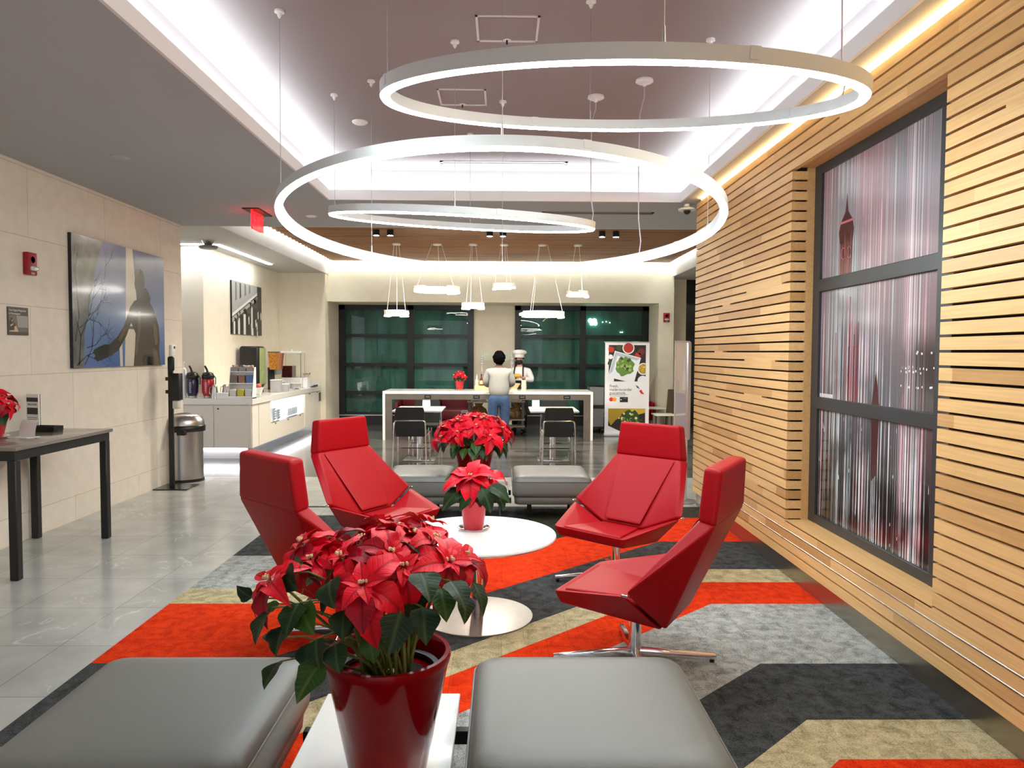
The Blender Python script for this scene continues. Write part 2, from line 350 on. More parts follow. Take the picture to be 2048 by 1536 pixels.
def pane_mat():
    m = bpy.data.materials.new('window_glass'); m.use_nodes = True; t = NT(m); out = t.n['Material Output']
    gl = t.add('ShaderNodeBsdfGlossy'); gl.inputs['Roughness'].default_value = .01; tr = t.add('ShaderNodeBsdfTransparent'); tr.inputs[0].default_value = (.8,.95,.9,1)
    f = t.add('ShaderNodeFresnel'); f.inputs[0].default_value = 1.5; mx = t.add('ShaderNodeMixShader'); t.ln(f.outputs[0], mx.inputs[0]); t.ln(tr.outputs[0], mx.inputs[1]); t.ln(gl.outputs[0], mx.inputs[2]); t.ln(mx.outputs[0], out.inputs[0])
    return m
pane_m = pane_mat()
for i, (x0, x1, m0, m1) in enumerate(((-3.56,-.629,-2.07,-1.94),(.267,3.19,1.69,1.815))):
    w = bpy.data.objects.new('window_%d' % (i+1), None); COL.objects.link(w); tag(w, kind='structure')
    b = MB(); z0, z1 = .222, 2.61
    for a, c in ((x0, x0+.13), (x1-.13, x1), (m0, m1)): b.box((a,16.0,z0),(c,16.14,z1))
    b.box((x0,16.0,z1-.1),(x1,16.14,z1)); b.box((x0,16.02,z0),(x1,16.12,z0+.05))
    for z in (1.946, 1.312, .698): b.box((x0+.1,16.03,z-.035),(x1-.1,16.12,z+.035))
    b.build('frame', frame_m, w)
    b = MB(); b.poly([(x0+.1,16.09,z0),(x1-.1,16.09,z0),(x1-.1,16.09,z1),(x0+.1,16.09,z1)]); b.build('glass', pane_m, w)
    b = MB(); b.box((x0+.06,16.2,z0),(x1-.06,16.21,z1 - (0 if i == 0 else .0))); b.build('roller_shade', shade_m, w)
b = boxes(((3.9,15.7,0),(5.6,15.72,3.3))); w = struct('window_3', b, mat('dark_glass', (16,28,30), .05, spec=.6))
# lights of the city seen in the dark panes
b = MB()
for (x, z, r) in ((1.93,2.3,.05),(2.02,2.3,.05),(1.96,2.24,.045),(2.04,2.24,.045),(2.2,2.27,.012),(2.28,2.28,.012),(2.36,2.26,.012),(2.6,2.05,.012),(2.64,2.05,.012)):
    b.ball((x,16.17,z), r, 10, 6, sy=.2)
tag(b.build('window_light', mat('city_light', (255,255,255), .5, emit=(200,255,240), es=4)), kind='structure')
# ---------------------------------------------------------------- ceilings
b = MB()
TX0, TX1, TY1 = -1.79, 1.836, 7.645
b.box((-6.5,-5,ZC),(TX0-.02,9.31,ZC+.06)); b.box((TX1+.02,-5,ZC),(2.03,9.31,ZC+.06)); b.box((TX0-.02,TY1+.02,ZC),(TX1+.02,9.31,ZC+.06)); b.box((2.03,7.66,ZC),(7,9.31,ZC+.06))
struct('ceiling', b, ceil_m)
struct('ceiling_alcove', boxes(((-6.6,9.31,ZC),(-3.561,15.0,ZC+.06)),((3.491,9.31,ZC),(7,16,ZC+.06))), mat('alcove_ceiling_paint', (196,194,190), .85))
b = MB()
b.box((TX0-.02,-5,ZC-.001),(TX0,TY1+.02,ZC+.1)); b.box((TX1,-5,ZC-.001),(TX1+.02,TY1+.02,ZC+.1)); b.box((TX0-.02,TY1,ZC-.001),(TX1+.02,TY1+.02,ZC+.1))
struct('trim_3', b, fascia_m)
b = MB(); c0, c1, cy = TX0-.16, TX1+.158, TY1+.23
b.box((c0-.05,-5,ZC+.06),(c0,cy,ZT+.05)); b.box((c1,-5,ZC+.06),(c1+.02,cy,ZT+.05)); b.box((c0,cy,ZC+.06),(c1,cy+.05,ZT+.05)); b.box((c0-.05,-5,ZT),(c1+.05,cy+.05,ZT+.06))
struct('ceiling_tray', b, tray_m)
b = MB()
b.box((TX0-.1,-4.5,ZC+.062),(TX0-.05,TY1+.08,ZC+.078)); b.box((TX1+.05,-4.5,ZC+.062),(TX1+.1,TY1+.08,ZC+.078)); b.box((TX0-.05,TY1+.06,ZC+.062),(TX1+.05,TY1+.1,ZC+.078))
tag(b.build('trim_4', led_cove), kind='structure')
# dining ceiling: fascias, wooden slats, cove
struct('trim_5', boxes(((-3.56,9.31,ZC-.003),(-3.54,15.0,3.56)),((3.47,9.31,ZC-.003),(3.49,15.0,3.56)),((-3.56,9.312,ZC),(3.49,9.33,3.56))), fascia_m)
b = MB(); y = 9.36
while y < 14.82:
    b.box((-3.42 - (.0 if int(y*10) % 2 else .03), y, ZW),(3.36,y+.078,ZW+.03)); y += .1
struct('ceiling_dining', b, oak_ceiling)
struct('ceiling_above', boxes(((-3.6,9.3,3.56),(3.5,15.05,3.6))), mat('dark_void', (24,20,17), .9))
b = boxes(((-3.3,14.87,3.5),(3.3,14.9,3.515)),((-3.5,9.6,3.5),(-3.48,14.9,3.51)),((3.42,9.6,3.5),(3.44,14.9,3.51)))
tag(b.build('trim_6', led_dine), kind='structure')
# alcove light strip (recessed line turning a corner)
b = MB(); b.box((-5.6,10.86,ZC-.01),(-4.16,10.92,ZC-.0005)); b.box((-4.22,10.92,ZC-.01),(-4.16,13.35,ZC-.0005))
tag(b.build('light_strip', mat('strip_led', (255,255,255), .5, emit=(240,245,255), es=13)), 'thin white light strip turning a corner in the alcove ceiling', 'ceiling light')
# ---------------------------------------------------------------- right wall: oak slats around an art recess
XS, pitch, gap = 2.0, .0696, .0128
OY0, OY1, OZ0, OZ1 = 3.335, 5.105, .43, 2.885
WY0, WY1 = -5, 7.62
b = MB(); rz = R_(5)
z = .158
b.mi = 0
k = 0
def slat(y0, y1, z, th=.04):
    b.box((XS, y0, z),(XS+th, y1, z+pitch-gap))
zs = []
while z < 3.09:
    zs.append(z); z += pitch
for k, z in enumerate(zs):
    if OZ0 < z+pitch/2 < OZ1:
        slat(WY0, OY0, z); slat(OY1, WY1, z)
        b.box((XS+.04, OY1-.0, z),(XS+.11, OY1+.02, z+pitch-gap))       # returns into the recess
        b.box((XS+.04, OY0-.02, z),(XS+.11, OY0, z+pitch-gap))
    else: slat(WY0, WY1, z)
    # here and there two boards are butted with the joint closed
    for j in range(3):
        if rz.random() < .17:
            y0 = rz.uniform(.5, 7)
            y1 = y0+rz.uniform(.2, .8)
            if OZ0 < z+pitch < OZ1+.1 and y1 > OY0-.02 and y0 < OY1+.02: continue
            b.box((XS+.0004, y0, z+pitch-gap-.001),(XS+.04, min(y1, WY1), z+pitch+.001))
    b.box((XS+.04, WY1-.02, z),(XS+.3, WY1, z+pitch-gap))
zt = zs[-1]+pitch-gap
struct('wall_right', b, oak, smooth=None)
bk = mat('black_backing', (14,11,9), .9)
b = MB()
b.box((XS+.041,WY0,.165),(XS+.06,OY0-.0201,ZC)); b.box((XS+.041,OY1+.0201,.165),(XS+.06,WY1-.021,ZC)); b.box((XS+.041,OY0-.0201,.165),(XS+.06,OY1+.0201,OZ0-.012)); b.box((XS+.041,OY0-.0201,OZ1),(XS+.06,OY1+.0201,ZC))
b.box((XS+.3,WY0,0),(XS+.4,WY1,3.5)); b.box((XS+.06,WY1-.03,.0),(XS+.3,WY1-.021,3.5))
struct('wall_right_backing', b, bk)
b = MB()
b.box((XS+.0,OY0,OZ0-.012),(XS+.2,OY1,OZ0)); b.box((XS+.02,OY0,OZ1),(XS+.2,OY1,OZ1+.02))
b.box((XS+.11,OY1-.0,OZ0),(XS+.2,OY1+.02,OZ1)); b.box((XS+.11,OY0-.02,OZ0),(XS+.2,OY0,OZ1))
struct('trim_7', b, oak_plain)
struct('baseboard_right', boxes(((2.04,WY0,0),(2.1,WY1,.164))), mat('bronze_steel_base', (168,160,146), .25, .9, noise=.06, nscale=4))
b = MB()
for z in (.158+2*pitch-gap, .158+3*pitch-gap): b.tube([(XS+.003,WY0,z+gap/2),(XS+.003,WY1,z+gap/2)], .006, 16)
struct('trim_8', b, mat('satin_trim', (206,202,198), .24, 1))
b = boxes(((XS+.0,-4.5,zt+.006),(XS+.012,7.45,ZC-.002)))
tag(b.build('trim_9', led_warm), kind='structure')
# art panel in the recess: dark frame and three glossy streaked prints
def art_mat():
    m = bpy.data.materials.new('streaked_night_print'); m.use_nodes = True; t = NT(m); b = t.bs
    tc = t.add('ShaderNodeTexCoord'); P = tc.outputs['Object']
    def nz(sy, sz, det=2., loc=0):
        mp = t.add('ShaderNodeMapping'); mp.inputs['Scale'].default_value = (1, sy, sz); mp.inputs['Location'].default_value = (0, loc, loc); t.ln(P, mp.inputs[0])
        n = t.add('ShaderNodeTexNoise', Scale=1., Detail=det); t.ln(mp.outputs[0], n.inputs['Vector']); return n.outputs['Fac']
    sp = t.add('ShaderNodeSeparateXYZ'); t.ln(P, sp.inputs[0])
    def mr(src, a, c, lo, hi):
        r = t.add('ShaderNodeMapRange', **{'From Min': a, 'From Max': c, 'To Min': lo, 'To Max': hi}); t.ln(src, r.inputs[0]); return r.outputs[0]
    def ma(op, x, y):
        n = t.add('ShaderNodeMath', _operation=op)
        for i, v in enumerate((x, y)):
            if isinstance(v, (int, float)): n.inputs[i].default_value = v
            else: t.ln(v, n.inputs[i])
        return n.outputs[0]
    s1 = mr(nz(85, .25, 3.), .52, .6, 0, 1); s2 = mr(nz(30, .9, 2., 3.), .42, .66, 0, 1)
    blot = mr(nz(3.2, 2.2, 3., 7.), .4, .58, .06, 1.35)
    low = mr(sp.outputs[2], .4, 1.9, 1.0, .35)
    st = ma('MULTIPLY', ma('MULTIPLY', s1, low), ma('ADD', blot, ma('MULTIPLY', s2, .6)))
    basev = mr(sp.outputs[2], .8, 2.3, .02, .34)
    mk = ma('MULTIPLY', mr(sp.outputs[1], 3.82, 3.98, 1, 0), ma('MULTIPLY', mr(sp.outputs[2], 1.6, 1.76, 1, 0), mr(sp.outputs[2], 1.2, 1.25, 0, 1)))
    keep = mr(mk, 0, 1, 1, .22); st = ma('MULTIPLY', st, keep); basev = ma('MULTIPLY', basev, keep)
    hue = nz(14, .15, 1., 11.)
    rp = t.add('ShaderNodeValToRGB'); e = rp.color_ramp.elements; e[0].position = .38; e[0].color = (.62,.74,.78,1); e[1].position = .62; e[1].color = (.9,.55,.6,1); x = e.new(.5); x.color = (.85,.82,.86,1); t.ln(hue, rp.inputs[0])
    rp2 = t.add('ShaderNodeValToRGB'); e = rp2.color_ramp.elements; e[0].position = .4; e[0].color = (.74,.72,.8,1); e[1].position = .62; e[1].color = (1,.66,.72,1); t.ln(nz(1.6,.5,1.,5.), rp2.inputs[0])
    c1 = t.add('ShaderNodeMixRGB', _blend_type='MULTIPLY', Fac=1.); t.ln(rp2.outputs[0], c1.inputs[1]); t.ln(basev, c1.inputs[2])
    mx = t.add('ShaderNodeMixRGB'); t.ln(st, mx.inputs[0]); t.ln(c1.outputs[0], mx.inputs[1]); t.ln(rp.outputs[0], mx.inputs[2])
    t.ln(mx.outputs[0], b.inputs['Base Color']); b.inputs['Roughness'].default_value = .16; b.inputs['Specular IOR Level'].default_value = .6
    return m
art_m = art_mat()
A = thing('wall_art', 'tall three-pane art panel of streaked night city lights recessed in oak wall', 'wall art')
XF = XS+.16
b = MB()
for z0, z1 in ((OZ0,.491),(1.22,1.302),(2.02,2.105),(2.822,OZ1)): b.box((XF,OY0,z0),(XF+.03,OY1,z1), .003, 1)
for y0, y1 in ((OY0,3.64),(5.0,OY1-.0)): b.box((XF+.0005,y0,OZ0),(XF+.03,y1,OZ1))
b.build('frame', mat('charcoal_frame', (48,51,54), .4), A)
tower_m = mat('print_dark_red', (70,18,24), .16, spec=.6); towerl_m = mat('print_pink', (190,110,118), .16, spec=.6); dk_m = mat('print_dark', (44,40,44), .16, spec=.6); wh_m = mat('print_white', (225,222,226), .16, spec=.6)
for z0, z1 in ((.485,1.225),(1.297,2.025),(2.1,2.827)):
    b = MB(); b.box((XF+.018,3.63,z0),(XF+.024,5.01,z1)); p = b.build('print', art_m, A)
    b = MB(); xx = XF+.0175
    def q(pts, mi):
        b.mi = mi; pts = [(y, min(z1, max(z0, z))) for y, z in pts]
        if max(p_[1] for p_ in pts)-min(p_[1] for p_ in pts) > .01: b.poly([(xx,y,z) for y, z in pts])
    if z0 > 2:
        q([(4.66,2.62),(4.64,2.5),(4.58,2.44),(4.56,2.38),(4.575,2.3),(4.585,2.1),(4.74,2.1),(4.745,2.3),(4.765,2.38),(4.74,2.44),(4.68,2.5)],0)
        xx -= .0004
        for (y0,y1,za,zb) in ((4.56,4.76,2.43,2.445),(4.57,4.75,2.39,2.4)): q([(y0,za),(y1,za),(y1,zb),(y0,zb)],1)
        for cy_ in (4.7,4.62):
            b.mi = 1; n = 16
            for i in range(n):
                a0, a1 = 2*PI*i/n, 2*PI*(i+1)/n
                b.poly([(xx,cy_+.03*math.cos(a0),2.24+.04*math.sin(a0)),(xx,cy_+.03*math.cos(a1),2.24+.04*math.sin(a1)),(xx,cy_+.024*math.cos(a1),2.24+.033*math.sin(a1)),(xx,cy_+.024*math.cos(a0),2.24+.033*math.sin(a0))])
        rr = R_(3)
        for i in range(10):
            y0 = rr.uniform(4.59,4.73); q([(y0,2.1),(y0+.004,2.1),(y0+.004,rr.uniform(2.2,2.42)),(y0,2.3)],1)
    elif z0 > 1.2:
        rr = R_(8)
        for i in range(26):
            y0 = rr.uniform(4.45,4.8); w_ = rr.uniform(.003,.008); zz = rr.uniform(1.6,2.0); q([(y0,z0),(y0+w_,z0),(y0+w_,zz),(y0,zz)], rr.choice((0,1,1)))
        q([(4.29,z0),(4.2,z0),(4.245,1.5)],0)
        xx -= .0004
        for i in range(30):
            y0 = rr.uniform(3.66,3.98); zz = rr.choice((1.42,1.5,1.52,1.6))+rr.uniform(-.006,.006); w_ = rr.uniform(.004,.016); q([(y0,zz),(y0+w_,zz),(y0+w_,zz+.011),(y0,zz+.011)],3)
        for i in range(8):
            y0 = 4.8+i*.025; q([(y0,1.305),(y0+.02,1.305),(y0+.02,1.33),(y0,1.33)],3)
    else:
        rr = R_(4)
        q([(4.29,1.225),(4.2,1.225),(4.21,.9),(4.27,.85)],0)
        xx -= .0004
        for i in range(22):
            y0 = rr.uniform(3.66,4.98); zz = rr.uniform(.5,1.2); w_ = rr.uniform(.003,.009); q([(y0,zz),(y0+w_,zz),(y0+w_,zz+rr.uniform(.01,.05)),(y0,zz+.02)], rr.choice((3,3,1)))
    b.build('picture_detail', [tower_m, towerl_m, dk_m, wh_m], p, smooth=None)
# ---------------------------------------------------------------- ring pendants
alu = mat('painted_aluminium', (200,202,202), .4)
cord_m = mat('clear_cord', (190,178,196), .4); wire_m = mat('steel_wire', (170,170,172), .3, .8)
S = 16/15
def ring_light(label, c, a, bt, r, wires, power):
    T = thing('ring_pendant', label, 'pendant light', c, group='large glowing ring pendants under the tray ceiling')
    n = Vector((-a, -bt, 1)).normalized(); u = Vector((0,1,0)).cross(n).normalized(); v = n.cross(u); N = 128
    def prof(ps, close=True):
        b = MB(); rings = [[b.bm.verts.new((u*math.cos(2*PI*i/N)+v*math.sin(2*PI*i/N))*(r+dr)+n*h) for i in range(N)] for dr, h in ps]
        m = len(rings)
        for k in range(m if close else m-1):
            A_, B_ = rings[k], rings[(k+1) % m]
            for i in range(N): b.face([A_[i], A_[(i+1) % N], B_[(i+1) % N], B_[i]])
        return b
    h, w = .048, .021
    prof([(-w,0),(-w,h),(w,h),(w,0),(w-.004,0),(w-.004,.006),(-w+.004,.006),(-w+.004,0)]).build('housing', alu, T, smooth=30)
    prof([(-w+.004,.001),(-w+.0041,.005),(w-.0041,.005),(w-.003,-.004),(w-.008,-.011),(0,-.013),(-w+.008,-.011),(-w+.003,-.004)]).build('diffuser', led, T, smooth=60)
    for ang in (.4, 1.9, 3.5, 5.0):                                   # joint clips
        p = (u*math.cos(ang)+v*math.sin(ang)); t_ = -u*math.sin(ang)+v*math.cos(ang); b = MB()
        q = [p*(r+s_*(w+.002))+n*hh+t_*d for s_ in (-1,1) for hh in (.012,h+.002) for d in (-.018,.018)]
        b.hull(q, [(0,1,3,2),(4,6,7,5),(0,4,5,1),(2,3,7,6),(0,2,6,4),(1,5,7,3)]); b.build('joint_clip', alu, T)
    for ang in wires:
        p = (u*math.cos(ang)+v*math.sin(ang))*r+n*h; top = ZT-c[2]
        b = MB(); b.cyl(p, p+Vector((0,0,.05)), .006, .004, 8); b.cyl(p+Vector((0,0,.05)), Vector((p.x,p.y,top-.03)), .0016, n=6); b.build('suspension_wire', wire_m, T)
        b = MB(); b.lathe([(0,-.0),(.026,0),(.028,-.012),(.012,-.016),(.012,-.03),(.004,-.045),(0,-.045)], (p.x,p.y,top), 20); b.build('ceiling_canopy', white, T)
    p = (u*math.cos(power)+v*math.sin(power))*r+n*h; top = ZT-c[2]; cp = Vector((p.x+.02,p.y-.01,top)); L = top-p.z; b = MB()
    b.tube([cp, cp+Vector((0,0,-.1*L)), cp+Vector((-.03,0,-.2*L)), cp+Vector((-.034,0,-.5*L)), cp+Vector((-.03,.0,-.8*L)), cp+Vector((-.012,0,-.93*L)), p], .004, 8); b.build('power_cord', cord_m, T)
    b = MB(); b.lathe([(0,0),(.06,0),(.062,-.014),(.05,-.022),(0,-.022)], cp, 28); b.lathe([(.012,-.02),(.012,-.045),(0,-.045)], cp, 12); b.build('power_canopy', white, T)
    return T
ring_light('uppermost glowing ring pendant, nearest the oak slat wall', (.443*S,2.95*S,2.5*S-.02), -.009, .194, .901*S, (PI, PI/2, -PI/2), 0)
ring_light('largest glowing ring pendant, hanging lowest over the red chairs', (-.005*S,4.15*S,2.21*S-.015), -.001, -.099, 1.197*S, (PI+.15, PI/2+.0, PI-.75, -PI/2, .1), .7)
ring_light('smallest-looking glowing ring pendant, farthest back under the tray edge', (-.281*S,5.244*S,2.443*S-.03), -.047, .12, .91*S, (PI, -PI/2, PI/2), 0)
# ---------------------------------------------------------------- small ceiling fixtures
def disc(name, label, cat, loc, r, h=.02, m=white, group=None):
    b = MB(); b.lathe([(0,-h),(r*.75,-h),(r,-h*.4),(r,0)], (0,0,0), 24)
    o = b.build(name, m, loc=loc); return tag(o, label, cat, group)
disc('smoke_detector', 'round white detector disc flush on tray ceiling, left of ring wires', 'detector', (-1.2,6.235,ZT), .065)
for x, y, l in ((.019,4.6,'tiny ceiling sprinkler head beside the nearer access panel'),(-.319,5.78,'tiny ceiling sprinkler head beside the farther access panel')):
    T = thing('sprinkler', l, 'sprinkler', (x,y,ZT), 0, 'sprinkler heads in the tray ceiling'); b = MB(); b.lathe([(0,-.004),(.024,-.004),(.026,0)], (0,0,0), 16); b.build('escutcheon', white, T); b = MB(); b.cyl((0,0,-.004),(0,0,-.028),.006,n=8); b.build('nozzle', blackm, T)
disc('sprinkler_cover', 'round cover plate on grey ceiling above the statue picture', 'sprinkler cover', (-3.108,6.058,ZC), .075, .012, ceil_m)
disc('sprinkler_cover', 'round cover plate on grey ceiling behind the exit sign', 'sprinkler cover', (-2.22,8.58,ZC), .06, .012, white)
def access(label, x0, x1, y0, y1, z):
    T = thing('ceiling_hatch', label, 'ceiling hatch', ((x0+x1)/2,(y0+y1)/2,z), 0, 'square ceiling access panels'); w, d = (x1-x0)/2, (y1-y0)/2; b = MB()
    for a, c in (((-w,-d),(w,-d+.014)),((-w,d-.014),(w,d)),((-w,-d),(-w+.014,d)),((w-.014,-d),(w,d))): b.box((*a,-.006),(*c,.001))
    b.build('frame', mat('panel_frame_paint', (226,222,222), .6), T); b = MB(); b.box((-w+.03,-d+.03,-.003),(w-.03,d-.03,.001)); b.build('door', tray_m if z > 3.3 else ceil_m, T)
access('square access panel in tray ceiling, the one nearer the camera above top ring', -.165, .207, 4.27, 4.62, ZT)
access('square access panel in tray ceiling, the smaller one seen inside top ring', -.49, -.13, 5.45, 5.8, ZT)
access('square access panel in grey ceiling seen inside the small ring', -.5, .0, 8.2, 8.65, ZC)
def slot(label, x0, x1, y, z, m):
    T = thing('slot_diffuser', label, 'air vent', ((x0+x1)/2,y,z)); w = (x1-x0)/2; b = MB()
    for a, c in (((-w,-.05),(w,-.02)),((-w,.02),(w,.05)),((-w,-.05),(-w+.03,.05)),((w-.03,-.05),(w,.05))): b.box((*a,-.008),(*c,.001))
    b.build('frame', m, T); b = MB(); b.box((-w+.03,-.02,-.002),(w-.03,.02,.001)); b.build('slot', mat('slot_dark', (70,66,80), .6), T)
slot('long white slot air diffuser at the front of the tray ceiling', -.64, .65, 7.52, ZT, white)
slot('long dark slot air diffuser in grey ceiling beyond the tray', .43, 1.68, 8.26, ZC, mat('slot_frame_grey', (110,104,100), .6))
for i, (x, l) in enumerate(((-1.9,'left pair'),(-1.69,'left pair'),(-.2,'middle pair'),(0,'middle pair'),(1.49,'right pair'),(1.7,'right pair'))):
    side = 'left' if i % 2 == 0 else 'right'
    T = thing('spotlight', 'small black ceiling spotlight, %s one of the %s on the wooden ceiling' % (side, l), 'spotlight', (x,11.1,ZW), 0, 'black spotlights on the wooden ceiling')
    b = MB(); b.lathe([(0,0),(.05,0),(.05,-.085),(.043,-.085),(.043,-.07),(0,-.07)], n=20); b.build('housing', blackm, T); b = MB(); b.lathe([(0,-.075),(.042,-.075),(.042,-.07)], n=16); b.build('lens', led_down, T)
T = thing('exit_sign', 'glowing red edge-lit exit sign hanging from the grey ceiling', 'exit sign', (-2.76,8.35,ZC))
b = MB(); b.box((-.09,-.24,-.012),(.09,.24,0)); b.build('canopy', blackm, T)
b = MB(); b.box((-.006,-.19,-.21),(.006,.19,-.012), .002, 1); b.build('acrylic_panel', mat('red_tinted_acrylic', (255,150,150), .08, trans=.8, ior=1.3, emit=(255,20,30), es=.12), T)
rl = mat('red_led', (255,10,20), .5, emit=(255,8,16), es=5)
b = MB(); b.box((-.007,-.197,-.21),(.007,-.189,-.012)); b.box((-.007,-.19,-.217),(.007,.1,-.209)); b.build('lit_edge', rl, T)
text('lettering', 'EXIT', .16, rl, T, (.008,0,-.165), (PI/2,0,PI/2), .001, 'CENTER', 1.0)
T = thing('access_point', 'round two-tier device hanging from the alcove ceiling', 'ceiling device', (-4.2,10.58,ZC))
b = MB(); b.lathe([(0,0),(.09,0),(.06,-.04),(.05,-.07),(0,-.07)], n=24); b.build('mount', steeld, T); b = MB(); b.lathe([(0,-.07),(.12,-.07),(.13,-.09),(.11,-.11),(0,-.115)], n=28); b.build('disc', mat('grey_plastic', (120,116,110), .5), T)
T = thing('security_camera', 'small pale ceiling device by the far end of oak slats', 'camera', (1.93,7.75,ZC))
b = MB(); b.lathe([(0,0),(.03,0),(.03,-.03),(.09,-.05),(.09,-.065),(0,-.07)], n=20); b.build('base', white, T); b = MB(); b.ball((0,0,-.07),.04,12,6); b.build('dome', black, T)
# ---------------------------------------------------------------- cluster pendants over the dining area
pend_m = mat('pendant_white', (196,192,184), .5)
def cluster(label, x, z, r, ph, y=12.5):
    T = thing('cluster_pendant', label, 'pendant light', (x,y,z), 0, 'white stepped ring pendants over the dining area'); rr = R_(int(ph*100)+7); N = 48
    steps = []
    for k in range(6): steps.append((rr.choice((.02,.045,.0)), rr.choice((.1,.075,.1))))
    def seg(b, z0, z1, r0, r1, a0, a1):
        m = max(2, int((a1-a0)/(2*PI)*N)); R4 = []
        for i in range(m+1):
            a = a0+(a1-a0)*i/m; c_, s_ = math.cos(a), math.sin(a); R4.append([b.bm.verts.new((c_*q, s_*q, zz)) for q, zz in ((r0,z0),(r1,z0),(r1,z1),(r0,z1))])
        for p, q in zip(R4, R4[1:]):
            for j in range(4): b.face([p[j], p[(j+1) % 4], q[(j+1) % 4], q[j]])
        b.face(R4[0][::-1]); b.face(R4[-1])
    b, g = MB(), MB()
    for k, (z0, z1) in enumerate(steps):
        a0, a1 = ph+2*PI*k/6, ph+2*PI*(k+1)/6
        seg(b, z0+.014, z1, r-.03, r+.03, a0, a1); seg(g, z0-.006, z0+.0135, r-.029, r+.029, a0+.01, a1-.01)
    b.build('housing', pend_m, T); g.build('diffuser', led_pend, T, smooth=None)
    for k in range(3):
        a = ph+.4+2*PI*k/3; b = MB(); p = Vector((r*math.cos(a), r*math.sin(a), .08)); q = Vector((p.x*.25, p.y*.25, ZW-z)); b.cyl(p, q, .004, n=6); b.build('cord', white, T)
    b = MB(); b.lathe([(0,0),(.07,0),(.07,-.02),(0,-.025)], (0,0,ZW-z), 20); b.build('ceiling_canopy', white, T)
for l, x, z, r, ph in (('small stepped ring pendant hanging low at the far left of the dining area',-1.8,2.2,.18,.3),('large stepped ring pendant over the left dining table, close to ceiling',-1.115,2.6,.36,1.1),
    ('small stepped ring pendant just left of the wall pier',-.505,2.33,.165,2.0),('small stepped ring pendant centred above the two people',.02,2.66,.165,.9),
    ('large stepped ring pendant hanging low before the right window',.664,2.19,.355,1.6),('small stepped ring pendant farthest right in the dining area',1.273,2.54,.16,2.6)): cluster(l, x, z, r, ph)
